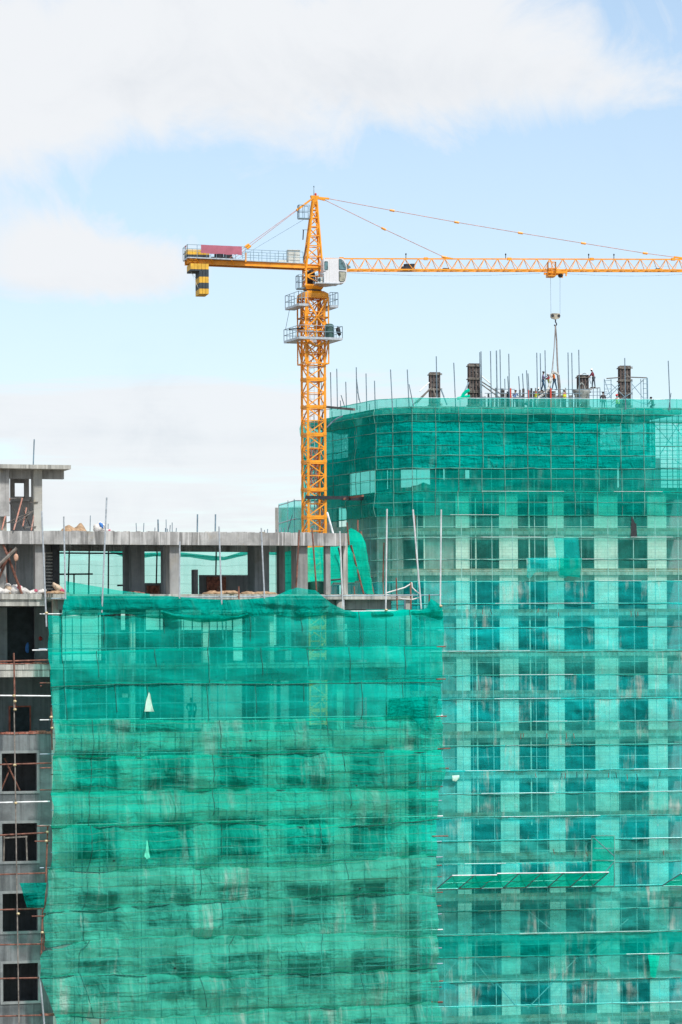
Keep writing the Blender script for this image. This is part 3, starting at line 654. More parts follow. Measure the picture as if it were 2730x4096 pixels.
# the odd pieces
sheet(NB, lambda u: 2436, lambda u: 2660, lambda r: 225, lambda r: 1640, 7.6, 'safety_net', 'backlit net across the rear openings of the upper netted storey', 'back', 80, 10, .25, .12, 95)
sheet(NB, lambda u: 2700, lambda u: 2935, lambda r: 225, lambda r: 1640, 7.6, 'safety_net', 'backlit net across the rear openings of the lower open storey', 'back', 80, 10, .25, .12, 96)
sheet(NB, lambda u: lerp(3532, 3530, (u - 75) / 105), lambda u: lerp(3628, 3632, (u - 75) / 105), lambda r: lerp(78, 108, r), lambda r: lerp(186, 176, r), T_N - .25, 'safety_net',
      'loose green flap of net hanging left of the netting over a bare window', 'drape', 14, 10, .15, .12, 91)
sheet(NB, lambda u: pl([(590, 2790), (597, 2768), (604, 2786), (620, 2846)], u), lambda u: 2846, lambda r: lerp(588, 578, r), lambda r: lerp(602, 618, r), T_N - .34, 'net_scrap',
      'pale triangular scrap caught on the third net band below the drape', MT['scrap'], 8, 8, .05, .03, 92, 'scrap')
sheet(NB, lambda u: 3362, lambda u: pl([(578, 3425), (588, 3438), (600, 3430)], u), lambda r: lerp(588, 578, r), lambda r: lerp(590, 600, r), T_N - .5, 'net_scrap',
      'slim mint scrap hanging on the seventh net band below the drape', MT['scrapg'], 6, 8, .05, .03, 93, 'scrap')
# dark patched piece near the right edge
sheet(NB, lambda u: lerp(2796, 2782, (u - 1550) / 205), lambda u: pl([(1550, 2868), (1640, 2860), (1690, 2920), (1730, 2930), (1760, 2880)], u), lambda r: lerp(1556, 1548, r), lambda r: lerp(1756, 1735, r), T_N - .42, 'safety_net',
      'doubled dark green patch sewn near the right end of the nearer netting', 'drape', 26, 14, .06, .07, 94)
# rear nets of the open top floor
sheet(NB, lambda u: 2192 + 8 * math.sin(u / 60), lambda u: 2420, lambda r: 200, lambda r: 1140, 9.9, 'safety_net', 'pale backlit net behind the open top floor of the nearer block', 'back', 90, 14, .3, .12, 101)
sheet(NB, lambda u: pl([(420, 2192), (470, 2206), (530, 2222), (700, 2215), (900, 2236), (1000, 2205), (1120, 2198)], u) - 8, lambda u: pl([(420, 2198), (470, 2216), (530, 2236), (620, 2222), (760, 2226), (850, 2240), (900, 2238), (1000, 2214), (1120, 2218)], u) + 3, lambda r: 425, lambda r: 1130, 9.6, 'safety_net',
      'sagging dark hem of net slung under the roof beam at the rear', 'drape', 70, 6, .1, .1, 102)
sheet(NB, lambda u: pl([(1105, 2215), (1175, 2200), (1230, 2190), (1420, 2184)], u), lambda u: pl([(1105, 2420), (1300, 2400), (1330, 2330), (1480, 2330)], u), lambda r: 1110, lambda r: lerp(1400, 1420, r), 8.4, 'safety_net', 'bright green net hung behind the right-hand columns of the open top floor', 'bright', 50, 14, .2, .1, 103)
RE2 = [(2112, 1410), (2150, 1452), (2190, 1466), (2220, 1462), (2260, 1470), (2300, 1478), (2340, 1486), (2400, 1506)]
sheet(NB, lambda u: pl([(1385, 2130), (1405, 2112), (1425, 2122), (1448, 2138), (1470, 2190), (1510, 2380)], u), lambda u: pl([(1385, 2330), (1440, 2322), (1455, 2360), (1490, 2400), (1510, 2404)], u), lambda r: 1386, lambda r: lerp(1462, 1508, r ** 1.2), 1.75, 'safety_net',
      'bright green net hanging off the roof corner on leaning rusty poles', 'bright', 34, 26, .35, .22, 104)
# ------------------------------------------------------------------ small things on the nearer block
m = MB(); nc_ = 26; pts = []
for i in range(9):
    r = i / 8.0; row = []
    for j in range(nc_ + 1):
        f = j / nc_; u = lerp(236, 352, f); base = NP(u, 2125, .4 + 1.6 * r)
        h = pl([(0, 0), (.25, .32), (.35, .38), (.55, .22), (.7, .45), (.78, .5), (1, 0)], f) * 1.0 * math.sin(math.pi * min(1, r * 1.1)) ** .6 + .04 * fb(f * 9, r * 4, 1)
        base.z = Z_ROOF - .01 + max(0, h if 0 < f < 1 and 0 < i < 8 else 0); row.append(base)
    pts.append(row)
m.grid(pts); tag(build('sand_heap', m, MT['sand']), 'long low heap of tan sand lying on the roof slab', 'sand heap')
def sack(u, v, tt, rx, rz, ax, label, mat='sack', print_=None, z=None, ry=.22):
    c = NP(u, v, tt)
    if z is not None: c.z = z
    m = MB(); m.blob(c, rx, ry, rz, u * .37, .45, 14, 9, ax, 2.2)
    d = V3((math.cos(ax), 0, math.sin(ax))); e = c + d * rx * .96
    m.blob(e, rx * .16, ry * .5, rz * .35, u, .5, 8, 5, ax)
    o = build('sack', m, MT[mat]); tag(o, label, 'sack', 'sacks on the nearer block')
    if print_:
        q = MB(); q.blob(c + d * rx * .5 + V3((0, -ry * .35, rz * .2)), rx * .34, ry * .66, rz * .72, u, .3, 10, 6, ax); build('sack_print', q, MT[print_], o)
    return o
sack(4, 2369, .5, .22, .16, 0, 'white sack at the left end of the rubbish row on the ledge', z=Z_A + .14)
sack(20, 2370, .35, .26, .13, .1, 'green and white sack between two white ones on the ledge', 'bright_sack' if False else 'sack', None, Z_A + .11)
sack(35, 2361, .6, .26, .24, .5, 'cream bulging sack standing at the back of the ledge rubbish', 'sackb', None, Z_A + .2)
sack(31, 2348, .75, .2, .13, -.3, 'small white sack lying on top of the cream bulging one', 'sack', None, Z_A + .42)
sack(64, 2364, .5, .36, .26, .15, 'largest white sack in the rubbish row on the ledge', 'sack', 'sackr', Z_A + .22)
sack(96, 2368, .45, .36, .17, -.25, 'slumped white sack right of the largest one on the ledge', 'sack', None, Z_A + .14)
sack(134, 2366, .5, .3, .13, .3, 'flat sack with red print by the concrete column on the ledge', 'sack', 'sackr', Z_A + .1)
sack(164, 2366, .45, .27, .15, .2, 'white sack right under the column, end of the rubbish row', 'sack', None, Z_A + .13)
sack(236, 2352, .35, .42, .15, -.7, 'cream sack with red mouth leaning by the left edge of the drape', 'sackb', 'sackr', Z_A + .28)
sack(396, 2110, .6, .3, .24, .5, 'blue and white sack standing on the roof slab', 'sack', 'sackblue', Z_ROOF + .2)
sack(428, 2120, .6, .26, .08, 0, 'flat white sack with red print lying on the roof slab', 'sack', 'sackr', Z_ROOF + .06)
def heap(name, u0, u1, v, h, mat, label, cat, seed, z=Z_A, t0=.15, dep=.7, n=26):
    m = MB(); rng = random.Random(seed)
    for k in range(n):
        f = rng.random(); u = lerp(u0, u1, f); hh = h * .6 * (1 - abs(2 * f - 1) ** 2) * rng.uniform(.3, 1)
        c = NP(u, v, t0 + dep * rng.random()); c.z = z + hh * .6; s = rng.uniform(.07, .16)
        if mat == 'brick':
            q = Fr(c, rng.uniform(0, 180)); a = V3((c.x, c.y, 0)); q.o = a; m.box(q, -.12, .12, -.06, .06, c.z - .05, c.z + .05)
        else: m.blob(c, s * 1.9, s * 1.4, s * .75, k, .5, 9, 6)
    return tag(build(name, m, MT[mat]), label, cat)
heap('brick_pile', 506, 575, 2375, .32, 'brick', 'small pile of broken red bricks on the ledge above the drape', 'brick pile', 3, n=60)
heap('sand_heap', 826, 888, 2375, .26, 'sand', 'tan heap of sand on the ledge by the dark parapet', 'sand heap', 4)
heap('sand_heap', 880, 945, 2375, .30, 'sand', 'peaked sand heap in the middle of the ledge, tallest there', 'sand heap', 5)
heap('sand_heap', 975, 1010, 2377, .14, 'sand', 'small flat patch of sand left of the ledge double column', 'sand heap', 6)
heap('sand_heap', 1022, 1100, 2377, .2, 'sand', 'low sand heap in front of the ledge double column', 'sand heap', 7)
heap('sand_heap', 196, 262, 2372, .22, 'sand', 'thin tan spill on the ledge under the leaning cream sack', 'sand heap', 8, n=40)
m = MB(); m.box(NB, NB.S(170, 2380), NB.S(212, 2380), -.3, .5, Z_A + .002, Z_A + .03)
for k in range(5): s = NB.S(172 + 8 * k, 2380); m.box(NB, s, s + .05, -.33, -.301, Z_A - .16, Z_A + .02)
tag(build('formwork_board', m, MT['timber']), 'splintered grey board sticking out of the ledge beside the tall tube', 'board')
# rusty tripod hoist with pulley
hp = thing('tripod_hoist', NP(40, 2372, .3), 'rusty tripod hoist with a slanting timber jib on the left ledge', 'hoist')
def hp_(name, pts, r, mat, par=hp, n=6): return build(name, MB().poly(pts, r, n), MT[mat], par)
hp_('jib_pole', [NP(-40, 2295, -.2), NP(68, 2192, -.5)], .085, 'timber')
hp_('leg', [NP(14, 2180, .2), NP(33, 2226, 0), NP(88, 2375, .2)], .06, 'rust'); hp_('leg', [NP(45, 2196, .5), NP(30, 2236, 0), NP(-20, 2350, .3)], .06, 'rust'); hp_('leg', [NP(32, 2230, .1), NP(-30, 2318, 1.2)], .05, 'rust'); hp_('leg', [NP(22, 2280, 1), NP(32, 2362, .9)], .035, 'rust')
hp_('rope', [NP(66, 2196, -.5), NP(65, 2222, -.5)], .015, 'rust'); hp_('rope', [NP(64, 2240, -.5), NP(63, 2300, -.45)], .012, 'rust')
m = MB(); m.blob(NP(65, 2230, -.5), .12, .07, .19, 1, .1); build('pulley', m, plain('pulley_paint', (.62, .36, .25), .6), hp)
# rusty trestle by the stair-head room
tr_ = thing('trestle', NP(60, 2123, .3), 'leaning salmon and grey scaffold trestle on the roof by the stair-head column', 'trestle')
for (pts, mt) in [([(8, 2120, .1), (40, 1993, .3)], 'redox2'), ([(56, 2120, -.1), (90, 1992, .1)], 'redox2'), ([(40, 1995, .3), (90, 1992, .1)], 'steel'), ([(20, 2091, .1), (64, 2090, -.1)], 'steel'), ([(34, 2089, .2), (128, 2045, .5)], 'steel'), ([(66, 2092, 0), (140, 2040, .3)], 'steel'),
                  ([(38, 2008, .4), (100, 2118, 1.2)], 'steel'), ([(85, 2015, .3), (128, 2122, 1.2)], 'steel'), ([(92, 2106, .6), (107, 2030, .8)], 'redox2'), ([(102, 2118, .5), (122, 1998, .8)], 'steel'), ([(126, 2122, .2), (138, 2056, .3)], 'redox2'), ([(120, 2010, .2), (154, 2008, .2)], 'steel'), ([(104, 2110, .2), (146, 2106, .2)], 'steel')]:
    if 'salmon' not in MT: MT['salmon'] = plain('salmon_tube', (.55, .26, .2), .7, 0, .25, 3, ((.4, .36, .33), .5))
    hp_('frame_tube', [NP(*p) for p in pts], .04 if mt == 'redox2' else .026, 'salmon' if mt == 'redox2' else 'plank', tr_)
# slack white hose at the right end of the ledge
loop = [(1545, 2372), (1580, 2362), (1620, 2350), (1640, 2338), (1648, 2330), (1650, 2350), (1662, 2362), (1682, 2378), (1684, 2388), (1650, 2398), (1610, 2396), (1570, 2386), (1546, 2378)]
tag(build('white_hose', MB().poly([NP(u, v, -1.0) for u, v in loop], .035), MT['sack']), 'thin white hose slung in a loop between poles at the ledge end', 'hose')
# water tank on the open floor
tk = MB(); tk.lathe(NP(1273, 2375, 1.5) - V3((0, 0, NP(1273, 2375, 1.5).z)), [(.5, Z_A), (.52, Z_A + .05), (.5, Z_A + .1), (.52, Z_A + .16), (.52, Z_A + .62), (.5, Z_A + .66), (.25, Z_A + .7)], 20); tk.smooth = True
to = tag(build('water_tank', tk, plain('tank_green', (.01, .12, .085), .5, 0, .15, 2)), 'dark green drum standing between columns on the open top floor', 'drum')
# site worker seen through the third band lives with the other people; a blue jacket hangs in the dark room
m = MB(); m.blob(NP(110, 2592, 5.9), .1, .05, .26, 5, .4); tag(build('hanging_cloth', m, MT['sackblue']), 'small dark blue cloth hanging in the dark left room', 'cloth')
m = MB(); m.blob(NP(163, 2554, 5.9), .09, .05, .1, 6, .4); tag(build('red_rag', m, plain('rag_red', (.45, .03, .03), .8)), 'small red rag hanging in the dark left room', 'rag')
# crossed tubes in the upper bare window
xb = thing('crossed_poles', NP(45, 3165, .4), 'two crossed rusty tubes inside the uppermost bare window', 'tubes')
hp_('tube', [NP(18, 3032, .5), NP(80, 3162, .5)], .045, 'rust', xb); hp_('tube', [NP(46, 3062, .6), NP(6, 3160, .6)], .04, 'rust', xb)
wf = MB()
for a, b in [((18, 3345), (16, 3452)), ((106, 3348), (110, 3450)), ((14, 3352), (110, 3346)), ((16, 3452), (110, 3448))]: wf.bar(NP(*a, .3), NP(*b, .3), .05)
tag(build('loose_window_frame', wf, MT['timber']), 'loose pale timber frame leaning in the second bare window down', 'window frame')
# ================================================================== taller tower (right, farther off)
DF, TN = 260.0, -1.4
FB = Fr(at(1648, 2650, DF), 8.2); FP = FB.P
def meet(c, u, v, deg):   # where the vertical sheet starting at c, running left at deg into the distance, passes column u
    d = V3((-math.cos(rad(deg)), math.sin(rad(deg)), 0)); r = ray(u, v); q = r.x / r.y
    k = (q * c.y - c.x) / (d.x - q * d.y); return V3((c.x, c.y, 0)) + d * k
def flat(p): return V3((p.x, p.y, 0))
C1 = flat(FP(1648, 1800, TN)); C0 = meet(C1, 1503, 1800, 29); CL = meet(C0, 1207, 1800, 66); CR = flat(FP(2790, 1800, TN))
def offset(path, d):
    """move the polyline inwards (away from the viewer) by d"""
    ns = []
    for a, b in zip(path[:-1], path[1:]):
        e = (b - a).normalized(); ns.append(V3((-e.y, e.x, 0)))
    out = [path[0] + ns[0] * d]
    for i in range(1, len(path) - 1):
        h = (ns[i - 1] + ns[i]).normalized(); out.append(path[i] + h * (d / h.dot(ns[i])))
    return out + [path[-1] + ns[-1] * d]
NPATH = [CL, C0, C1, CR]
WPATH = offset(NPATH, 1.4); RPATH = offset(NPATH, .75)
FLf = Fr(WPATH[0], 0); 
def face(a, b):
    d = b - a; return Fr(a, math.degrees(math.atan2(d.y, d.x)))
FL, FC = face(WPATH[0], WPATH[1]), face(WPATH[1], WPATH[2])
L_LEN, C_LEN = (WPATH[1] - WPATH[0]).length, (WPATH[2] - WPATH[1]).length
def fz(v, t=0.0, u=2000): return FB.Z(u, v, t)
LV = [fz(1800.5 + 162.5 * k) for k in range(0, 22)]
LV = [z for z in LV if z > GROUND + 1]
ZR = fz(1627, -.65); ZRB = fz(1652, -.65)
S_R = FB.S(2790, 2000); n2 = FB.n
tw = thing('apartment_tower', FB.W(8, 6, GROUND), 'tall unfinished apartment tower wrapped in teal netting, men on its roof', 'building')
def tp(name, mb, mat): return build(name, mb, MT[mat], tw)
def deckpoly(path, right, back=15.0):
    r = flat(FP(right, 1800, -1.0)); e = path[2] + FB.e * ((r - path[2]).dot(FB.e))
    return [path[0], path[1], path[2], e, e + n2 * back - FB.e * 2.5, path[0] + n2 * 8 + FB.e * 4]
tp('roof_slab', MB().prism(deckpoly(RPATH, 2733), ZRB, ZR), 'concs')
tp('slab', MB().prism(deckpoly(offset(NPATH, 1.35), 2600), LV[0] - .3, LV[0]), 'frame_in')
for k, z in enumerate(LV[1:]):
    tp('slab', MB().prism(deckpoly(offset(NPATH, 1.30), 2790), z - .28, z), 'concs')
    m = MB(); m.box(FB, .05, S_R, .02, .2, z + .002, z + .3); m.box(FC, .1, C_LEN - .1, .02, .2, z + .002, z + .3); tp('brick_course', m, 'browncourse')
    m = MB(); m.box(FB, .05, S_R, .3, .55, z - .72, z - .282); m.box(FC, .1, C_LEN - .1, .3, .55, z - .72, z - .282); tp('edge_beam', m, 'frame_in')
# masonry piers between the window bays
PIERS = [(1825, 1880), (1999, 2073), (2193, 2257), (2379, 2472), (2592, 2668), (2760, 2800)]
for (u0, u1) in PIERS:
    m = MB(); top = [LV[1]] + LV[1:]
    for a, b in zip(LV[1:-1], LV[2:]): m.box(FB, FB.S(u0, 2200), FB.S(u1, 2200), .06, .3, b + .003, a - .283)
    tp('masonry_pier', m, 'block')
    m = MB(); m.box(FB, FB.S(u0 + 8, 2200) , FB.S(u1 - 8, 2200), .3, .75, GROUND, LV[1] - .3); tp('column', m, 'frame_in')
for a, b in zip(LV[1:-1], LV[2:]):
    m = MB(); m.box(FB, FB.S(1697, 2200, .35), FB.S(1824, 2200, .35), .35, .5, b + .003, a - .722); tp('infill_wall', m, 'frame_in')
    m = MB(); m.box(FC, FC.S(1568, 2200, .06), FC.S(1609, 2200, .06), .06, .3, b + .003, a - .283); m.box(FC, .0, FC.S(1515, 2200, .2), .2, .4, b + .003, a - .283); tp('masonry_pier', m, 'frame_in')
    hs = [(FL.S(1345, 2100, 0), FL.S(1385, 2100, 0), b + .9, a - .8)]
    m = MB(); m.wall(FL, [0, L_LEN - .05], [b + .003, a - .283], .05, .3, hs); tp('side_wall', m, 'frame_in')
# dim rooms: cross walls and a rear wall on every storey
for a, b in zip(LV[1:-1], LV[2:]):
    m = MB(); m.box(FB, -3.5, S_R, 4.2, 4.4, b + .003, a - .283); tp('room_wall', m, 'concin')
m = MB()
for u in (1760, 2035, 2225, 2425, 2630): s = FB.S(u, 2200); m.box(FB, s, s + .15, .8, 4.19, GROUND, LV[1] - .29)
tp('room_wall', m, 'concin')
# thin services / tubes in the bays
for u in (1906, 1700, 2120): tp('drain_pipe', MB().tube(FP(u - 4, 1990, .2), FP(u + 8, 3300, .2), .07), 'block')
# the two open storeys at the top
def rear_far(z0, z1, t, u0, u1, ops, name='rear_wall'):
    hs = [(FB.S(a, c, t), FB.S(b, c, t), fz(d, t, (a + b) / 2), fz(c, t, (a + b) / 2)) for a, b, c, d in ops]
    m = MB(); m.wall(FB, [FB.S(u0, 1800, t), FB.S(u1, 1800, t)], [z0, z1], t, t + .2, hs); tp(name, m, 'concin')
rear_far(LV[0] + .003, ZRB - .003, 5.0, 1420, 2600, [(2400, 2490, 1690, 1800), (2522, 2588, 1690, 1800)])
rear_far(LV[1] + .003, LV[0] - .303, 5.0, 1503, 2640, [(1549, 1567, 1815, 1956), (1604, 1722, 1815, 1956), (1774, 1781, 1872, 1920), (1862, 1880, 1880, 1915), (2470, 2478, 1850, 1950)])
for u0, u1 in [(1568, 1600), (1832, 1856), (1999, 2025), (2200, 2222), (2380, 2408)]:
    m = MB(); m.box(FB, FB.S(u0, 1900, .3), FB.S(u1, 1900, .3), .3, .8, LV[1] + .003, LV[0] - .303); tp('column', m, 'frame_in')
for u0, u1 in [(1720, 1740), (1999, 2025), (2200, 2222), (2380, 2402), (2500, 2520)]:
    m = MB(); m.box(FB, FB.S(u0, 1720, .6), FB.S(u1, 1720, .6), .6, 1.1, LV[0] + .003, ZRB - .003); tp('column', m, 'frame_in')
m = MB(); m.wall(FL, [.1, L_LEN - .1], [LV[1] + .003, LV[0] - .303], .1, .3, [(FL.S(1393, 1920, .1), L_LEN - .25, fz(1966, 0), fz(1868, 0))]); tp('side_wall', m, 'concin')
m = MB(); m.wall(FL, [L_LEN * .45, L_LEN - .1], [LV[0] + .003, ZRB - .003], .1, .3, []); tp('side_wall', m, 'concin')
# a mound of material inside the open storey
m = MB(); m.blob(V3((*FP(1695, 1960, 2.5).xy, LV[1])), 1.3, .8, .75, 4, .3, 14, 8); tag(build('sand_heap', m, MT['sand']), 'dark rounded heap inside the open storey near the tower corner', 'sand heap')

# ------------------------------------------------------------------ tower scaffold
tsc = thing('scaffold', FB.W(4, TN, GROUND), 'tube scaffold around the netted tower, its pole tips sticking up past the roof', 'scaffold')
def tpole(name, pts, r, mat, par=tsc, n=5): return build(name, MB().poly(pts, r, n), MT[mat], par)
SPAN = [1509, 1586, 1665, 1757, 1841, 1963, 2045, 2134, 2223, 2320, 2427, 2529, 2616, 2708]
tips = [(1323, 1489, 9), (1348, 1475, 8), (1384, 1527, 6), (1426, 1469, 5), (1465, 1494, 4), (1499, 1523, 3), (1563, 1478, .5), (1630, 1478, 0), (1746, 1425, 0), (1816, 1451, 0), (1920, 1409, 4), (1925, 1405, 1), (1963, 1404, 0), (1986, 1403, 1), (1987, 1402, 3), (2001, 1398, 4),
        (2036, 1415, 1), (2032, 1505, 2), (2076, 1505, 3), (2091, 1494, 4), (2107, 1481, 1), (2113, 1494, 3), (2148, 1411, 1), (2162, 1413, 5), (2181, 1401, 2), (2273, 1410, 1), (2288, 1411, 4), (2316, 1399, 0), (2500, 1432, -.5), (2674, 1443, -.5)]
for k, (u, v, dt) in enumerate(tips):
    if u < 1503:
        b = meet(C0, u, 1600, 66); r0, r1 = ray(u + 3, 1640), ray(u, v)
        p0, p1 = r0 * (b.y + .3), r1 * (b.y + .3)
    else:
        lean = 4 if v > 1440 or u in (1630, 1816, 2674) else 2
        p0, p1 = FP(u + lean * 2, 1640, TN + .25 + dt), FP(u, v, TN + .25 + dt)
    tpole('standard', [p0, p1], .045, 'bluesteel')
for a, b, c, d in [(1426, 1505, 1437, 1600), (1637, 1537, 1655, 1625), (1365, 1580, 1380, 1628), (1362, 1602, 1364, 1628), (2685, 1572, 2676, 1640), (1431, 1566, 1442, 1612), (2020, 1515, 2021, 1560)]:
    bb = meet(C0, a, 1600, 66).y if a < 1503 else FP(a, b, TN).y
    tpole('brace', [ray(a, b) * (bb - .2), ray(c, d) * (bb - .2)], .04, 'bluesteel')
for k, u in enumerate(SPAN):
    if u < 1648:
        q_ = meet(C1, u, 1800, 29) + V3((.03, .18, 0)); tpole('standard', [V3((q_.x, q_.y, fz(1596, TN))), V3((q_.x, q_.y, GROUND))], .03, 'steel'); continue
    tpole('standard', [FP(u, 1596, TN + .14), FP(u + 26, 4300, TN + .14)], .034, 'pale')
    if k % 3 == 1: tpole('standard', [FP(u + 40, 1690, -.25), FP(u + 66, 4300, -.25)], .02, 'pale')
for k in range(8):
    f = (k + .3) / 8; p = CL + (C0 - CL) * f + V3((.1, .12, 0)); tpole('standard', [V3((p.x, p.y, fz(2420, TN))), V3((p.x, p.y, fz(1604, TN)))], .032, 'bluesteel')
FLV = [1593, 1632, 1685, 1780, 1872, 1966, 2060, 2149, 2237, 2325, 2414, 2510, 2604, 2700, 2795, 2887, 2982, 3082, 3173, 3267, 3361, 3453, 3550, 3642, 3735, 3826, 3925, 4023, 4118, 4215]
PIN = offset(NPATH, .1); PEN = offset(NPATH, -.06); PMID = offset(NPATH, .2)
rng = random.Random(5)
for k, v in enumerate(FLV):
    z = fz(v, TN)
    tpole('ledger', [V3((p.x, p.y, z)) for p in PMID], .034, 'pale' if 5 < k < 16 else 'steel')
    if 2 < k < 7 or k % 4 == 0:
        zz = fz(v + 46, TN); tpole('ledger', [V3((p.x, p.y, zz)) for p in offset(NPATH, .3)], .02, 'pale')
    # stretches where the tube shows in front of the netting
    if k >= 5:
        for q in range(rng.choice([1, 1, 2])):
            u0 = rng.uniform(1700, 2600); m = MB().tube(FP(u0, v + 0, TN - .22), FP(u0 + rng.uniform(50, 170), v, TN - .22), .032, 5)
            p_ = FP(u0, v, TN - .22); q_ = FP(u0 + rng.uniform(120, 420), v, TN - .22); q_.z = p_.z = z + .01
            build('ledger_end', MB().tube(p_, q_, .017, 5), MT[rng.choice(['pale', 'pale', 'steel', 'rust'])], tsc)
# bare frames at the right end of the top storeys
for u in (2608, 2640, 2668, 2690, 2715, 2745): tpole('standard', [FP(u, 1660, .4 + (u % 3)), FP(u + 3, 1968, .4 + (u % 3))], .04, 'bluesteel')
for v in range(1668, 1960, 17): tpole('frame_rung', [FP(2600 + (v % 4) * 8, v, .5), FP(2775, v - 2, 1.2)], .026, 'bluesteel')
for a in ((2610, 1690, 2700, 1790), (2690, 1690, 2770, 1800), (2640, 1820, 2720, 1690), (2700, 1840, 2770, 1890)): tpole('brace', [FP(a[0], a[1], .8), FP(a[2], a[3], .8)], .03, 'bluesteel')
for a, b, c, d in [(1840, 3825, 1740, 3965), (1900, 3845, 1975, 3940), (1990, 3935, 2070, 4030), (2310, 3830, 2110, 4035), (2375, 3825, 2460, 3910), (2115, 3645, 2216, 3727), (2515, 3675, 2345, 3825), (2625, 3680, 2700, 3735)]:
    tpole('brace', [FP(a, b, TN - .35), FP(c, d, TN - .35)], .032, 'net_tube')  if 'net_tube' in MT else tpole('brace', [FP(a, b, TN + .15), FP(c, d, TN + .15)], .05, 'steel')

# ------------------------------------------------------------------ tower nets: bands that wrap the corner
def path_len(path):
    L = [0]
    for a, b in zip(path[:-1], path[1:]): L.append(L[-1] + (b - a).length)
    return L
def band(k, v0, v1, mat, label, path=NPATH, amp=.16, fold=.07, nc=200, nrow=9, seed=0, toplift=None, edge=None):
    L = path_len(path); pts = []; uvs = []; z0, z1 = fz(v0, TN), fz(v1, TN) - .06
    for i in range(nrow + 1):
        r = i / nrow; row = []; ur = []
        for j in range(nc + 1):
            d = L[-1] * j / nc
            for q in range(len(path) - 1):
                if d <= L[q + 1] + 1e-6: break
            e = (path[q + 1] - path[q]).normalized(); p = path[q] + e * (d - L[q]); n = V3((e.y, -e.x, 0))
            zt = z0 + .05 * fb(d * .5, 3, seed); zb = z1 + .08 * fb(d * .45, 1, seed + 2)
            if toplift: zt += toplift(d, L)
            z = lerp(zt, zb, r); env = math.sin(math.pi * (r * .94 + .03)) ** .8
            o = amp * env * (.5 + .8 * fb(d * .2, z * .3, seed + 3, 2)) + fold * (env + .1) * fb(d * .8, z * 1.1, seed, 4) + fold * .7 * env * fb(d * .25, z * 3, seed + 9, 2)
            o += .03 * (k % 2)
            row.append(p + n * o + V3((0, 0, z))); ur.append((d, z))
        pts.append(row); uvs.append(ur)
    m = MB(); m.grid(pts, uvs); o = tag(build('safety_net', m, NM[mat]), label, 'safety net', 'net bands on the tower')
    q = MB(); q.poly([p + V3((0, -.04, .03)) for p in pts[-1][::2]], .03, 5); build('edge_tone_cord', q, MT['teal_pale' if seed % 3 == 0 else 'teal_shade'], o)  # added cord drawing the shadow and tube line below each band
    if seed in (202, 203, 204, 205, 206):
        for dd in [L[1], L[2]] + [L[2] + 2.05 * q_ for q_ in range(1, 11)] + [L[1] * .45, L[1] * .75, (L[1] + L[2]) / 2]:
            j = round(dd / L[-1] * nc)
            if 1 < j < nc - 1: build('seam', MB().poly([pts[i][j] + V3((0, -.05, 0)) for i in range(0, nrow + 1, 3)], .028, 5), MT['teal_pale'], o)  # pale cords added to draw the lit poles behind the net
        if nrow > 7: build('seam', MB().poly([p + V3((0, -.05, 0)) for p in pts[4][::2]], .022, 5), MT['teal_pale'], o)  # another pale cord, for the lit horizontal tube line
    return o
def sub(path, u0, u1):   # part of the front only
    return [flat(FP(u0, 1800, TN)), flat(FP(u1, 1800, TN))]
P_T = NPATH[:3] + [flat(FP(2622, 1800, TN))]
P_L = [meet(C0, 1320, 1800, 66), C0, C1, CR]
ORD = 'first second third fourth fifth sixth seventh eighth ninth tenth eleventh twelfth thirteenth fourteenth fifteenth sixteenth seventeenth eighteenth nineteenth twentieth'.split()
band(0, 1593, 1632, 'fartop', 'see-through aqua netting along the roof rail of the tower, sky behind it', P_L, .05, .04, seed=201)
band(1, 1631, 1686, 'farmid', 'teal net band over the tower roof slab edge, just under the rail netting', NPATH, .35, .1, seed=202)
band(0, 1684, 1781, 'fardense', 'dark creased net band with speckled sky holes, upper of two beneath the roof slab', P_T, .12, .1, seed=203)
band(1, 1779, 1873, 'fardense', 'darkest net band on the tower, lower of two beneath the roof slab', P_T, .12, .08, seed=204)
band(0, 1871, 1967, 'farmid', 'net band with bright sky openings behind, third below the tower roof slab', NPATH, .14, .06, seed=205)
band(1, 1965, 2061, 'farmid', 'wrinkled teal net band where masonry piers first appear, fourth below the roof slab', [meet(C0, 1300, 1800, 66), C0, C1, CR], .25, .12, seed=206)
band(0, 2059, 2150, 'farthin', 'thin clear net band with a dark tear, upper of three showing pale blockwork', P_L, .05, .03, seed=207)
band(1, 2149, 2238, 'farthin', 'thin clear net band behind the patched flap, middle of three showing pale blockwork', P_L, .05, .03, seed=208)
band(0, 2237, 2326, 'farthin', 'thin clear net band, lowest of three showing pale blockwork', P_L, .05, .03, seed=209)
band(0, 1684, 1781, 'fartorn', 'torn thin net with sky showing, right end of the upper roofline band', sub(NPATH, 2618, 2790), .1, .1, 20, 9, seed=210)
band(1, 1779, 1872, 'fartorn', 'torn thin net with sky showing, right end of the lower roofline band', sub(NPATH, 2618, 2790), .1, .1, 20, 9, seed=211)
P_F = [meet(C0, 1330, 1800, 66), C0, C1, CR]
kinds = ['far', 'far', 'far', 'fargrey', 'far', 'far', 'fargrey', 'far', 'far', 'fargrey', 'far', 'fargrey', 'far', 'fargrey', 'fargrey', 'farmid', 'fargrey', 'far', 'fargrey', 'fargrey']
where = {12: ' just above the catch fan', 13: ' right under the catch fan', 10: ' crossing the upright mesh screen', 15: ' two below the catch fan'}
for i in range(9, 28):
    k = i - 9
    adj = {'far': 'teal', 'fargrey': 'dusty grey-green', 'farmid': 'dense bright green'}[kinds[k]]
    band(i, FLV[i] - 1, FLV[i + 1] + 2, kinds[k], '%s net band%s, %s under the tower\'s clear netting' % (adj, where.get(k, ''), ORD[k]), P_F, .2 if k % 3 else .34, .14 + .05 * (k % 3), seed=220 + i)
rs = random.Random(3)
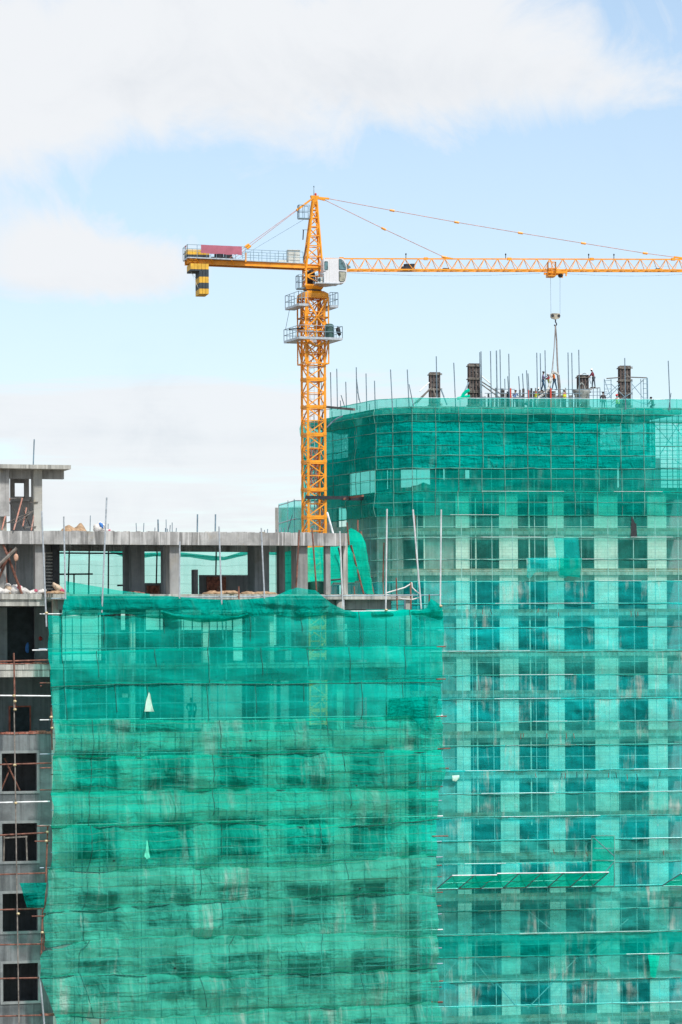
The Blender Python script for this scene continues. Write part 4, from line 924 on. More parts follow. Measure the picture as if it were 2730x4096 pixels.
for (u, v) in [(1932, 2449), (1963, 2450), (2155, 2446), (2186, 2446), (2234, 2462), (2525, 2456), (2540, 2456), (2552, 2460), (2085, 2945), (2095, 2945), (2188, 2945), (2265, 2943), (2295, 2945), (2142, 3106), (2248, 3104), (2262, 3104), (2308, 3100), (2350, 3106), (2436, 3104), (2464, 3102), (2508, 3108), (2547, 3108), (2642, 3096), (2214, 3408), (2302, 3420), (2346, 3420), (2560, 3412), (2655, 3414)]:
    tp('rebar_stub', MB().tube(FP(u, v - 12, TN - .3), FP(u + rs.uniform(-3, 6), v + rs.uniform(4, 12), TN - .32), .03, 5), rs.choice(['rust', 'rust', 'dark']))
# flaps and patches on the tower
def patch(pts_top, pts_bot, l, r, t, label, mat, seed, nc=16, nrow=12, fold=.08, bill=.15):
    return sheet(FB, lambda u: pl(pts_top, u), lambda u: pl(pts_bot, u), lambda q: lerp(l[0], l[1], q), lambda q: lerp(r[0], r[1], q), t, 'safety_net', label, mat, nc, nrow, bill, fold, seed)
patch([(2195, 2152), (2320, 2150)], [(2190, 2290), (2230, 2305), (2260, 2315), (2325, 2262)], (2215, 2235), (2314, 2322), TN - .25, 'torn square net patch flapping on the clear netting of the tower', 'far', 301)
patch([(2100, 2232), (2240, 2230)], [(2100, 2300), (2120, 2316), (2140, 2290), (2240, 2285)], (2106, 2108), (2238, 2236), TN - .32, 'wide low net patch left of the torn square one on the tower', 'far', 302)
patch([(2250, 2232), (2330, 2232)], [(2235, 2300), (2250, 2302), (2320, 2310)], (2240, 2238), (2328, 2320), TN - .45, 'crumpled patch under the torn square one on the tower', 'farmid', 303)
patch([(2595, 3820), (2640, 3822)], [(2595, 3905), (2630, 3914)], (2592, 2602), (2640, 2622), TN - .4, 'folded green strip hanging below the right end of the catch fan', 'bright', 304)
# dark opening of the tear in the clear netting, its shade a black plate
m = MB(); pts = [(2527, 2066), (2532, 2070), (2540, 2092), (2546, 2094), (2550, 2146), (2524, 2146), (2525, 2110)]
m.add([FP(u, v, TN - .14) for u, v in pts] + [FP(u, v, TN - .10) for u, v in pts], [tuple(range(7)), tuple(range(13, 6, -1))] + [(k, k + 7, (k + 1) % 7 + 7, (k + 1) % 7) for k in range(7)])
tag(build('dark_tear', m, MT['black']), 'narrow ragged black patch standing for the dark tear in the clear netting', 'sheet')
sc1 = patch([(1805, 3096), (1842, 3094)], [(1805, 3122), (1825, 3126), (1843, 3108)], (1806, 1808), (1842, 1840), TN - .45, 'small glinting plastic scrap caught at the left end of a tower net band', 'bright', 305); sc1.data.materials[0] = MT['scrap']; sc1.scale = (.8, .8, .8); sc1['category'] = 'scrap'; sc1.name = 'net_scrap'
# catch fan
def fan(name, u0, u1, n, vi, vo, label, shift=64):
    f = thing(name, FP(u0, vi[0], TN), label, 'catch fan')
    for i in range(n):
        a, b = lerp(u0, u1, i / n), lerp(u0, u1, (i + 1) / n)
        v0, v1 = lerp(vi[0], vi[1], i / n), lerp(vi[0], vi[1], (i + 1) / n); w0, w1 = lerp(vo[0], vo[1], i / n) + (6 if i < 2 else 0), lerp(vo[0], vo[1], (i + 1) / n) + (6 if i < 2 else 0)
        A, B, C, D = FP(a, v0, TN - .2), FP(b, v1, TN - .2), FP(b + shift, w1, TN - 3.0), FP(a + shift, w0, TN - 3.0)
        m = MB(); rows = []; uvs = []
        for r in range(5):
            rows.append([(A.lerp(D, r / 4)).lerp(B.lerp(C, r / 4), c / 4) - V3((0, 0, .05 * math.sin(math.pi * r / 4) * math.sin(math.pi * c / 4))) for c in range(5)]); uvs.append([(a / 46 + c * .4, r * .4) for c in range(5)])
        m.grid(rows, uvs); build('fan_netting', m, NM['bright'], f)
        q = MB(); q.tube(D, C, .055, 6); build('outer_tube', q, MT['pale'], f)
        q = MB(); q.tube(A, D, .05, 6); build('outrigger', q, MT['bluesteel'], f)
        q = MB(); q.tube(A, B, .045, 6); q.tube(A.lerp(D, .45), B.lerp(C, .45), .03, 6); build('inner_tube', q, MT['rust' if i % 2 else 'steel'], f)
        q = MB(); q.tube(A, C, .02, 5); q.tube(B, D, .02, 5); build('brace', q, MT['dark'], f)
    q = MB(); q.tube(B, C, .05, 6); build('outrigger', q, MT['bluesteel'], f)
fan('catch_fan', 1746, 2372, 7, (3556, 3545), (3496, 3489), 'slanting row of seven netted catch-fan frames across the lower tower')
fan('catch_fan', 2648, 2840, 2, (3544, 3542), (3488, 3486), 'netted catch fan cut off by the right edge of the view', 78)
# upright netted frame
gf = thing('mesh_screen', FP(2412, 3545, TN - .5), 'tall upright rectangular frame with green mesh standing behind the fan end', 'frame')
q = MB()
for a, b in [((2368, 3343), (2367, 3486)), ((2459, 3342), (2459, 3545)), ((2368, 3343), (2459, 3342)), ((2368, 3442), (2459, 3442)), ((2371, 3545), (2459, 3545)), ((2368, 3486), (2371, 3545))]: q.tube(FP(*a, TN - .55), FP(*b, TN - .55), .05, 6)
build('frame_tube', q, MT['teal_pale'], gf)
q = MB(); q.tube(FP(2370, 3345, TN - .5), FP(2458, 3424, TN - .5), .035, 6); q.tube(FP(2458, 3448, TN - .5), FP(2372, 3542, TN - .5), .035, 6); q.tube(FP(2368, 3393, TN - .5), FP(2459, 3393, TN - .5), .02, 5); build('brace', q, MT['bluesteel'], gf)
sheet(FB, lambda u: 3345, lambda u: 3543, lambda r: 2369, lambda r: 2458, TN - .48, 'frame_mesh', None, 'nearup', 12, 14, .02, .02, 310, parent=gf)
# the smaller netted block and its tubes behind the roof
BK = Fr(at(1115, 2200, 285), 0)
k0 = thing('netted_scaffold', BK.W(1, 0, GROUND), 'small green netted scaffold tower standing behind the roof beside the crane mast', 'scaffold')
A_, B_, C_ = at(1116, 2010, 290), at(1178, 1998, 284), at(1240, 1998, 284)
Q = [flat(A_), flat(B_), flat(C_) + V3((1.6, 0.2, 0))]
def bz(v): return at(1180, v, 285).z
for i, (p) in enumerate([Q[0], Q[0].lerp(Q[1], .6), Q[1], Q[2], Q[1].lerp(Q[2], .5)]):
    build('standard', MB().tube(V3((p.x, p.y, bz(1998 + (8 if i == 0 else 0)))), V3((p.x, p.y, GROUND)), .05, 6), MT['steel'], k0)
for v in (2005, 2078, 2140): build('ledger', MB().poly([V3((p.x, p.y - .1, bz(v + (6 if i == 0 else 0)))) for i, p in enumerate(Q)], .05), MT['steel'], k0)
build('brace', MB().tube(at(1150, 2135, 284), at(1170, 2060, 284), .04), MT['bluesteel'], k0)
def qsheet(path, v0, v1, mat, name, par, nr=24, nc=14, seed=0):
    pts = []; uvs = []
    for i in range(nr + 1):
        z = lerp(bz(v0), bz(v1), i / nr); row = []; ur = []
        for j in range(nc + 1):
            f = j / nc * (len(path) - 1); q = min(int(f), len(path) - 2); p = path[q].lerp(path[q + 1], f - q)
            row.append(V3((p.x, p.y - .12 - .1 * fb(f * 3, z * .5, seed), z))); ur.append((f * 3, z))
        pts.append(row); uvs.append(ur)
    m = MB(); m.grid(pts, uvs); return build(name, m, NM[mat], par)
qsheet(Q, 2004, 2600, 'far', 'netting', k0, seed=401)
Q2 = [p + V3((.2, 2.5, 0)) for p in Q]; m = MB()
qsheet(Q2, 2020, 2600, 'farthin', 'netting', k0, seed=402)
m = MB(); m.box(Fr(at(1190, 2200, 300), 0), -2.2, 2.2, 0, .3, GROUND, at(1190, 2030, 300).z); build('lift_wall', m, MT['frame_in'], k0)
# ================================================================== tower crane
DC = 262.0
AX = flat(at(1256, 1800, DC))
def cz(v): return at(1256, v, DC).z
crane = thing('tower_crane', V3((AX.x, AX.y, GROUND)), 'tall orange hammerhead tower crane with white cab standing between both buildings', 'tower crane')
def cp(name, mb, mat, par=crane): return build(name, mb, MT[mat] if isinstance(mat, str) else mat, par)
CM = Fr(AX, 20.0)      # mast frame, s across the front, t inwards
CJ = Fr(AX, 12.0)      # slewed top
def corners(fr, h, z, h2=None, ds=0.0):
    h2 = h if h2 is None else h2
    return [fr.W(-h + ds, -h2, z), fr.W(h + ds, -h2, z), fr.W(h + ds, h2, z), fr.W(-h + ds, h2, z)]
def lattice(mb, lo, hi, zs, rc, rb, pat='X', gus=0.0):
    """four-legged lattice between corner sets lo and hi with frames at fractions zs"""
    for a, b in zip(lo, hi): mb.bar(a, b, rc)
    P = lambda i, f: lo[i].lerp(hi[i], f)
    for k, f in enumerate(zs):
        for i in range(4): mb.bar(P(i, f), P((i + 1) % 4, f), rb)
        if k + 1 < len(zs):
            g = zs[k + 1]
            for i in range(4):
                j = (i + 1) % 4
                if pat == 'X': mb.bar(P(i, f), P(j, g), rb); mb.bar(P(j, f), P(i, g), rb)
                elif pat == 'Z':
                    if (k + i) % 2: mb.bar(P(i, f), P(j, g), rb)
                    else: mb.bar(P(j, f), P(i, g), rb)
                elif pat == 'K':
                    mb.bar(P(i, f), P(i, g).lerp(P(j, g), .5), rb); mb.bar(P(j, f), P(i, g).lerp(P(j, g), .5), rb)
# mast sections, each its own part
H = .79; SEC = (cz(1523) - cz(1633))
z = cz(1412); zend = GROUND; k = 0; zb = cz(1412)
while zb > GROUND + .2:
    za = max(GROUND, zb - SEC); m = MB(); lo, hi = corners(CM, H, za), corners(CM, H, zb)
    for a, b in zip(lo, hi): m.bar(a, b, .145)
    for i in range(4):
        j = (i + 1) % 4; mid = .5
        for f in (.02, .06, .97): m.bar(lo[i].lerp(hi[i], f), lo[j].lerp(hi[j], f), .07)
        m.bar(lo[i].lerp(hi[i], .52), lo[j].lerp(hi[j], .52), .05)
        # each half panel has one diagonal, leaning opposite ways
        m.bar(hi[i].lerp(lo[i], .04), lo[j].lerp(hi[j], .52), .06) if i != 3 else m.bar(hi[j].lerp(lo[j], .04), lo[i].lerp(hi[i], .52), .06)
        m.bar(lo[j].lerp(hi[j], .52), lo[i].lerp(hi[i], .06), .06) if i != 3 else m.bar(lo[i].lerp(hi[i], .52), lo[j].lerp(hi[j], .06), .06)
        for f in (.06, .52):
            c = lo[j].lerp(hi[j], f); e = (lo[i] - lo[j]).normalized(); n = e.cross(V3((0, 0, 1))) * .012
            tri = [c + V3((0, 0, -.3)), c + V3((0, 0, .3)), c + e * .3]
            m.add([p + n for p in tri] + [p - n for p in tri], [(0, 1, 2), (5, 4, 3), (0, 3, 4, 1), (1, 4, 5, 2), (2, 5, 3, 0)])
    for i in range(4): m.bar(lo[i] + V3((0, 0, -.02)), lo[i] + V3((0, 0, .22)), .185)
    cp('mast_section', m, 'yellow'); zb = za; k += 1
m = MB()
for s in (-.2, .2): m.tube(CM.W(s, .35, GROUND), CM.W(s, .35, cz(1180)), .022, 5)
zz = cz(2500)
while zz < cz(1180): m.tube(CM.W(-.2, .35, zz), CM.W(.2, .35, zz), .017, 5); zz += .38
cp('ladder', m, 'cream')
cp('power_cable', MB().poly([CM.W(.55, -.5, cz(1185)), CM.W(.5, -.6, cz(1500)), CM.W(.62, -.6, cz(1700)), CM.W(.5, -.6, cz(2000)), CM.W(.55, -.6, cz(2300))], .03), 'dark')
m = MB()
for v0, v1 in [(1795, 1970)]:
    lattice(m, corners(CM, .28, cz(v1)), corners(CM, .28, cz(v0)), [0, .2, .4, .6, .8, 1], .035, .03, 'Z')
cp('guide_rail', m, 'maroon' if False else 'redox')
# climbing cage
HC = 1.06; m = MB(); ztop, zmid, zpl, zbot = cz(1192), cz(1273), cz(1366), cz(1457)
lattice(m, corners(CM, HC, zmid), corners(CM, HC, ztop), [0, .98], .095, .075, 'V')
lo, hi = corners(CM, HC, zmid), corners(CM, HC, ztop)
for i in (0, 2):
    j = (i + 1) % 4; mid = lo[i].lerp(lo[j], .5); m.bar(hi[i], mid, .075); m.bar(hi[j], mid, .075)
for i in (1, 3): j = (i + 1) % 4; m.bar(hi[i], lo[j], .06)
lo, hi = corners(CM, HC, zpl), corners(CM, HC, zmid)
for a, b in zip(lo, hi): m.bar(a, b, .085)
for i in range(4):
    j = (i + 1) % 4; mid = hi[i].lerp(hi[j], .5); m.bar(hi[i], hi[j], .075); m.bar(lo[i].lerp(hi[i], .45), lo[j].lerp(hi[j], .45), .06)
    m.bar(mid, lo[i].lerp(hi[i], .45), .065); m.bar(mid, lo[j].lerp(hi[j], .45), .065)
lo, hi = corners(CM, HC, zbot), corners(CM, HC, zpl)
for a, b in zip(lo, hi): m.bar(a, b, .085)
for i in range(4):
    j = (i + 1) % 4; m.bar(lo[i], lo[j], .07); mid = lo[i].lerp(lo[j], .5); m.bar(mid, hi[i], .06); m.bar(mid, hi[j], .06)
cp('climbing_cage', m, 'yellow')
m = MB()      # curved yoke under the lower platform
for k in range(8):
    f, g = k / 8, (k + 1) / 8; m.bar(CM.W(-.75 + 1.5 * f, -1.0, cz(1371 + 17 * math.sin(math.pi * f))), CM.W(-.75 + 1.5 * g, -1.0, cz(1371 + 17 * math.sin(math.pi * g))), .12)
cp('climbing_yoke', m, 'yellow')
m = MB(); m.tube(CM.W(.12, -.3, cz(1352)), CM.W(.12, -.3, cz(1275)), .11, 10); cp('hydraulic_ram', m, 'cwy')
# inner mast inside the cage
m = MB(); lattice(m, corners(CM, H, cz(1414)), corners(CM, H, cz(1196)), [0, .25, .5, .75, 1], .145, .055, 'X'); cp('mast_section', m, 'yellow')
def railing(fr, s0, s1, t0, t1, z, sides, n=4, h=1.0, par=None, mat='rail', r=.026):
    m = MB(); cs = [(s0, t0), (s1, t0), (s1, t1), (s0, t1)]
    for i in sides:
        a, b = cs[i], cs[(i + 1) % 4]; A, B = fr.W(*a, z), fr.W(*b, z)
        for hh in (h, h * .52): m.tube(A + V3((0, 0, hh)), B + V3((0, 0, hh)), r, 5)
        for k in range(n + 1): m.tube(A.lerp(B, k / n), A.lerp(B, k / n) + V3((0, 0, h)), r, 5)
    return build('railing', m, MT[mat], par)
def platform(fr, s0, s1, t0, t1, z, sides, holes=None, n=4, h=1.0):
    m = MB()
    if holes:
        h0, h1 = holes
        m.box(fr, s0, s1, t0, h0, z - .07, z); m.box(fr, s0, s1, h1, t1, z - .07, z); m.box(fr, s0, h0, h0, h1, z - .07, z); m.box(fr, h1, s1, h0, h1, z - .07, z)
    else: m.box(fr, s0, s1, t0, t1, z - .07, z)
    for a, b, c, d in [(s0, s1, t0 - .03, t0), (s0, s1, t1, t1 + .03), (s0 - .03, s0, t0, t1), (s1, s1 + .03, t0, t1)]: m.box(fr, a, b, c, d, z - .1, z + .1)
    p = cp('platform', m, 'steel'); railing(fr, s0, s1, t0, t1, z, sides, n, h, p); return p
platform(CM, -2.0, 2.0, -2.0, 2.0, cz(1362), (0, 1, 2, 3), (-1.2, 1.2), 5, 1.08)
platform(CM, -2.0, -1.15, -1.95, 1.6, cz(1231), (0, 2, 3), None, 3, 1.15)
platform(CM, 1.15, 1.9, -1.2, 1.8, cz(1229), (0, 1, 2), None, 3, 1.2)
cp('stay_rope', MB().tube(CM.W(-1.9, .8, cz(1240)), CM.W(-2.0, 1.6, cz(1315)), .02, 5), 'bluesteel')
cp('outrigger_bar', MB().bar(CM.W(-2.1, .4, cz(1318)), CM.W(-.8, .2, cz(1313)), .07), 'dark')
# slewing seat and ring
m = MB(); a, b = corners(CM, HC + .02, cz(1189)), corners(CM, .62, cz(1168))
m.hexa(corners(CM, HC + .02, cz(1190)) + corners(CM, HC + .02, cz(1178)) ); m2 = MB(); m2.hexa(corners(CM, HC + .01, cz(1177.9)) + corners(CM, .75, cz(1167))); cp('slewing_seat', m, 'yellow'); cp('slewing_seat', m2, 'yellow')
m = MB(); m.lathe(flat(AX), [(.72, cz(1168)), (.78, cz(1167)), (.78, cz(1162)), (.7, cz(1161))], 24); cp('slewing_ring', m, 'dark')
m = MB(); m.hexa(corners(CJ, .68, cz(1161)) + corners(CJ, .86, cz(1147))); m.hexa(corners(CJ, .86, cz(1146.9)) + corners(CJ, .86, cz(1143))); cp('turntable', m, 'yellow')
# tower head
zb_, zj, zt = cz(1143), cz(1074), cz(806)
lo, hi = corners(CJ, .72, zb_), corners(CJ, .72, zj); m = MB(); lattice(m, lo, hi, [0, .5, 1], .105, .07, 'Z'); cp('slewing_tower', m, 'yellow')
lo, hi = corners(CJ, .72, zj), corners(CJ, .17, zt, ds=.2); m = MB(); lattice(m, lo, hi, [0, .17, .33, .48, .62, .75, .87, .96], .1, .06, 'Z')
m.hexa(corners(CJ, .19, cz(812), ds=.2) + corners(CJ, .36, cz(783), .22, ds=.2)); cp('tower_head', m, 'yellow')
m = MB(); m.tube(CJ.W(.15, 0, cz(784)), CJ.W(.15, 0, cz(745)), .03, 5); m.blob(CJ.W(.15, 0, cz(746)), .06, .06, .08, 1, 0, 8, 5); cp('lightning_rod', m, 'bluesteel')
cp('warning_lamp', MB().blob(CJ.W(.3, 0, cz(777)), .1, .1, .13, 1, 0, 10, 6), 'redpost')
p = cp('head_platform', MB().box(CJ, -1.25, -.3, -.35, .35, cz(877), cz(874)), 'rail'); railing(CJ, -1.25, -.3, -.35, .35, cz(874), (0, 2, 3), 2, 1.12, p)
m = MB(); m.bar(CJ.W(-.95, -.5, cz(1045)), CJ.W(-.62, -.4, cz(985)), .05); m.tube(CJ.W(-.85, 0, cz(960)), CJ.W(-.8, 0, cz(920)), .05, 6); m.tube(CJ.W(-.9, 0, cz(920)), CJ.W(-.3, 0, cz(920)), .02, 5); cp('climb_ladder', m, 'dark')
m = MB(); m.blob(CJ.W(-.15, .2, cz(1112)), .45, .4, .75, 5, .3); cp('slew_motor', m, 'dark')
# jib
RISE = .02; zj0 = cz(1081)
def J(a, b, c): return CJ.W(a, b, zj0 + c + RISE * a)
def jp(u, v):   # a point on the jib's vertical plane
    r = ray(u, v); kk = (AX.dot(CJ.n)) / r.dot(CJ.n); return r * kk
def JA(u): return (jp(u, 1080) - AX).dot(CJ.e)
A0, A1, BAY, JH = 1.1, 38.5, 1.2, 1.02
m = MB(); n = int((A1 - A0) / BAY)
for b in (-.55, .55): m.bar(J(.7, b, 0), J(A1, b, 0), .085)
m.bar(J(A0, 0, JH), J(A1 - .6, 0, JH), .075); cp('jib_chords', m, 'yellow')
m = MB()
for k in range(n):
    a = A0 + k * BAY
    for b in (-.55, .55):
        m.tube(J(a, 0, JH), J(a + BAY / 2, b, 0), .032, 5); m.tube(J(a + BAY / 2, b, 0), J(a + BAY, 0, JH), .032, 5)
    m.tube(J(a + BAY / 2, -.55, 0), J(a + BAY / 2, .55, 0), .03, 5); m.tube(J(a + BAY / 2, .55, 0), J(a + 1.5 * BAY, -.55, 0), .025, 5)
cp('jib_bracing', m, 'yellow')
m = MB()
for k in range(5): a = 2.4 + 7.6 * k; m.box(CJ, a, a + .35, -.12, .12, zj0 + JH + RISE * a - .1, zj0 + JH + RISE * a + .12)
cp('jib_joint', m, 'yellow')
for u in (1625, 2024, 2356, 2457): a = JA(u); cp('jib_lamp', MB().tube(J(a, 0, JH), J(a, 0, JH + .36), .035, 5).blob(J(a, 0, JH + .4), .07, .07, .1, 1, 0, 8, 5), 'dark')
m = MB(); a = JA(1630); m.lathe(J(a, 0, .12), [(.1, 0), (.32, .02), (.32, .42), (.1, .44)], 14); m.box(CJ, a - .5, a + .6, -.4, .4, zj0 + .12 + RISE * a, zj0 + .3 + RISE * a); m.box(CJ, a + .25, a + .6, -.3, .3, zj0 + .3 + RISE * a, zj0 + .56 + RISE * a); cp('trolley_winch', m, 'dark')
for a in (11.7, 31.3): cp('cable_guide', MB().box(CJ, a, a + .5, -.3, .3, zj0 + .05 + RISE * a, zj0 + .18 + RISE * a), 'dark')
def sag(a0, c0, a1, c1, d, n=16): return [J(lerp(a0, a1, k / n), 0, lerp(c0, c1, k / n) - d * math.sin(math.pi * k / n)) for k in range(n + 1)]
cp('trolley_cable', MB().poly(sag(2.2, -.15, 20.6, -.25, .28), .013), 'bluesteel'); cp('trolley_cable', MB().poly(sag(22.6, -.25, 37, -.1, .3), .013), 'bluesteel'); cp('hoist_rope', MB().poly(sag(1.5, .5, 35, .45, .2), .012), 'pale')
# trolley
ta = JA(2221); m = MB(); zt_ = zj0 + RISE * ta
for b in (-.62, .62): m.box(CJ, ta - .85, ta + .95, b - .06, b + .06, zt_ - .32, zt_ - .12); m.box(CJ, ta + .78, ta + .9, b - .05, b + .05, zt_ - .55, zt_ + .1)
for a in (-.4, .4): m.box(CJ, ta + a - .07, ta + a + .07, -.56, .56, zt_ - .32, zt_ - .14)
m.box(CJ, ta - .75, ta - .1, -.35, .35, zt_ - .62, zt_ - .33); cp('trolley', m, 'yellow')
for a in (-.45, .5): m = MB(); m.tube(CJ.W(ta + a, -.12, zt_ - .42), CJ.W(ta + a, .12, zt_ - .42), .2, 14); cp('sheave', m, 'dark')
m = MB(); q = (CJ.W(ta - 1.0, -.8, zt_ - .6))
m.box(CJ, ta - .9, ta - .2, -1.0, -.7, zt_ - .62, zt_ - .56); tb_ = cp('trolley_basket', m, 'yellow'); railing(CJ, ta - .9, ta - .2, -1.0, -.7, zt_ - .56, (0, 1, 2, 3), 2, 1.2, tb_, 'yellow', .022)
zh = cz(1238)
for a in (-.42, .46): cp('hoist_rope', MB().tube(CJ.W(ta + a, 0, zt_ - .42), CJ.W(ta + a * .95, 0, zh), .013, 5), 'bluesteel')
m = MB(); pts = [(-.42, .0), (-.42, -.3), (-.3, -.4), (.0, -.48), (.3, -.4), (.42, -.3), (.42, .0), (.3, .06), (-.3, .06)]
F_ = [CJ.W(ta + a, -.12, zh + c) for a, c in pts]; B_2 = [CJ.W(ta + a, .12, zh + c) for a, c in pts]; nn = len(pts)
m.add(F_ + B_2, [tuple(range(nn)), tuple(range(2 * nn - 1, nn - 1, -1))] + [(k, k + nn, (k + 1) % nn + nn, (k + 1) % nn) for k in range(nn)]); cp('hook_block', m, 'hook')
for a in (-.28, .3): cp('sheave', MB().tube(CJ.W(ta + a, -.15, zh - .15), CJ.W(ta + a, .15, zh - .15), .13, 12), 'dark')
hk = [CJ.W(ta + .02, 0, zh - .48), CJ.W(ta + .02, 0, zh - .72), CJ.W(ta + .12, 0, zh - .84), CJ.W(ta + .1, 0, zh - .98), CJ.W(ta - .02, 0, zh - 1.03), CJ.W(ta - .12, 0, zh - .95)]
cp('hook', MB().poly(hk, .055, 8), 'dark')
# tie bars
apex = CJ.W(.2, 0, cz(795))
T1 = [jp(1317, 795), jp(1569, 842), jp(1827, 889), jp(2082, 932), jp(2334, 973), jp(2581, 1013), J(JA(2735), 0, JH + .1)]
T2 = [jp(1300, 800), jp(1535, 915), jp(1776, 1028), J(JA(1812), 0, JH)]
cp('tie_bar', MB().poly(T1, .028, 6), 'salmon'); cp('tie_bar', MB().poly(T2, .028, 6), 'salmon')
for T in (T1, T2):
    cp('tie_link', MB().bar(CJ.W(.2, -.12, cz(790)), T[0], .11), 'yellow')
    for a, b in zip(T[1:-1], T[2:]): d = (b - a).normalized(); cp('tie_shackle', MB().tube(a - d * .2, a + d * .22, .1, 8), 'yellow')
cp('tie_link', MB().bar(T1[-1] - (T1[-1] - T1[-2]).normalized() * .9, T1[-1], .1), 'yellow'); cp('tie_link', MB().bar(T2[-2] - V3((.1, 0, 0)), T2[-1], .1), 'yellow')
# counter jib
RC = -.02
def K(a, b, c): return CJ.W(a, b, cz(1079) + c - RC * -a * 0 + (-a) * .02)
def kz(a, c): return cz(1079) + c + (-a) * .02
EA = -11.2
m = MB()
for b in (-.62, .62):
    for (b0, b1, c0, c1) in [(b - .11, b + .11, .0, .04), (b - .03, b + .03, .04, .34), (b - .11, b + .11, .34, .38)]:
        m.hexa([K(EA, b0, c0), K(.9, b0, c0), K(.9, b1, c0), K(EA, b1, c0), K(EA, b0, c1), K(.9, b0, c1), K(.9, b1, c1), K(EA, b1, c1)])
for a in (-11.0, -9, -6.5, -4, -1.5): m.bar(K(a, -.6, .18), K(a, .6, .18), .07)
cp('counter_jib', m, 'yellow')
m = MB(); m.hexa([K(-10.0, -.9, .40), K(-.9, -.75, .40), K(-.9, .75, .40), K(-10.0, .9, .40), K(-10.0, -.9, .46), K(-.9, -.75, .46), K(-.9, .75, .46), K(-10.0, .9, .46)])
m.hexa([K(-11.25, -1.25, .40), K(-6.2, -1.25, .40), K(-6.2, -.91, .40), K(-11.25, -.91, .40), K(-11.25, -1.25, .5), K(-6.2, -1.25, .5), K(-6.2, -.91, .5), K(-11.25, -.91, .5)])
m.hexa([K(-11.25, -.9, .40), K(-10.95, -.9, .40), K(-10.95, 1.2, .40), K(-11.25, 1.2, .40), K(-11.25, -.9, .5), K(-10.95, -.9, .5), K(-10.95, 1.2, .5), K(-11.25, 1.2, .5)])
wk = cp('walkway', m, 'steel')
m = MB()
for a in (-10.95, -10.5, -9.2, -7.4): m.bar(K(a, -1.2, .36), K(a + .35, -.62, .02), .05)
cp('walkway_bracket', m, 'yellow')
m = MB()
def rl(pts, n, h=1.02):
    for (a, b), (c, d), k in zip(pts[:-1], pts[1:], n):
        for hh in (h, h * .5): m.tube(K(a, b, .46 + hh), K(c, d, .46 + hh), .024, 5)
        for q in range(k + 1): m.tube(K(lerp(a, c, q / k), lerp(b, d, q / k), .46), K(lerp(a, c, q / k), lerp(b, d, q / k), .46 + h), .024, 5)
rl([(-6.1, -.75), (-1.0, -.75)], [7], .95); rl([(-6.1, .75), (-1.0, .75)], [7], .95); rl([(-11.25, 1.2), (-11.25, -1.25), (-6.2, -1.25)], [3, 6], 1.1); rl([(-11.25, 1.2), (-8.8, 1.2)], [3], 1.1)
build('railing', m, MT['rail'], wk)
# counterweights: separate cast blocks
def cw(a0, a1, b0, b1, c0, c1, mat, slots=0):
    m = MB(); z0, z1 = kz(-10.3, c0), kz(-10.3, c1)
    n = max(1, slots)
    for k in range(n): m.box(CJ, lerp(a0, a1, k / n) + .012, lerp(a0, a1, (k + 1) / n) - .012, b0, b1, z0, z1)
    cp('counterweight', m, mat)
cw(-10.95, -9.35, -1.0, 1.1, -.5, -.02, 'cwy', 5); cw(-10.95, -9.35, -1.0, 1.1, -.64, -.505, 'cwb', 5)
for i, (c0, c1) in enumerate([(-1.66 + .52, -.645), (-1.66, -1.145), (-2.17, -1.665), (-2.62, -2.175)]):
    cw(-10.2, -9.35, -1.0, 1.1, c0, c1, 'cwb' if i % 2 == 0 else 'cwy', 3)
cw(-11.2, -9.2, -.5, .8, .47, .82, 'cwb', 4); cw(-11.2, -9.2, -.5, .8, .825, 1.25, 'cwy', 4)
m = MB(); m.lathe(K(-8.3, 0, .5), [(.2, 0), (.4, .03), (.4, .5), (.2, .53)], 14); m.box(CJ, -9.0, -7.1, -.45, .45, kz(-8, .46), kz(-8, .72)); m.box(CJ, -7.8, -7.2, -.4, .4, kz(-7.5, .72), kz(-7.5, 1.1)); cp('hoist_winch', m, 'dark')
m = MB(); m.box(CJ, -11.05, -10.85, -.2, .5, kz(-10.95, .5), kz(-10.95, 1.1)); cp('control_box', m, 'rail')
m = MB(); m.bar(K(-6.1, -.95, .3), K(-6.1, -.95, 1.1), .09); m.bar(K(-6.1, -.5, .3), K(-6.1, -.5, .6), .09); cp('winch_post', m, 'yellow')
cab_ = MB(); cab_.box(CJ, -2.25, -1.25, -.55, .3, kz(-1.7, .47), kz(-1.7, 1.55)); cab_.box(CJ, -2.32, -1.18, -.62, .36, kz(-1.7, 1.55), kz(-1.7, 1.6)); cab_.box(CJ, -1.80, -1.78, -.57, -.55, kz(-1.7, .5), kz(-1.7, 1.5)); cp('electric_cabinet', cab_, 'cream')
m = MB(); m.box(CJ, -3.15, -2.4, -.4, .2, kz(-2.8, .47), kz(-2.8, .68)); cp('equipment_box', m, 'cream')
cp('warning_lamp', MB().tube(K(-11.2, 0, 1.25), K(-11.2, 0, 1.5), .04, 6).blob(K(-11.2, 0, 1.55), .08, .08, .09, 1, 0, 8, 5), 'redpost')
# counter ties
for b, u0 in ((-.5, 912), (.5, 930)):
    e = K((u0 - 1256) / 45.2 , b, .5); h = CJ.W(.05, b * .35, cz(793)); d = (e - h)
    cp('tie_bar', MB().tube(h, e, .024, 6), 'salmon')
    f = .775; cp('tie_link', MB().bar(h, h + d * .195, .1), 'yellow'); cp('tie_shackle', MB().tube(h + d * (f - .022), h + d * (f + .022), .11, 8), 'yellow')
cp('luffing_cable', MB().tube(CJ.W(-.8, 0, cz(880)), K(-6.6, 0, .7), .013, 5), 'bluesteel')
cp('stay_rope', MB().tube(K(-10.85, -.5, -.65), K(-10.2, -.8, -2.2), .012, 5), 'pale'); cp('stay_rope', MB().tube(K(-10.6, .5, -.65), K(-10.2, .4, -1.2), .012, 5), 'pale')
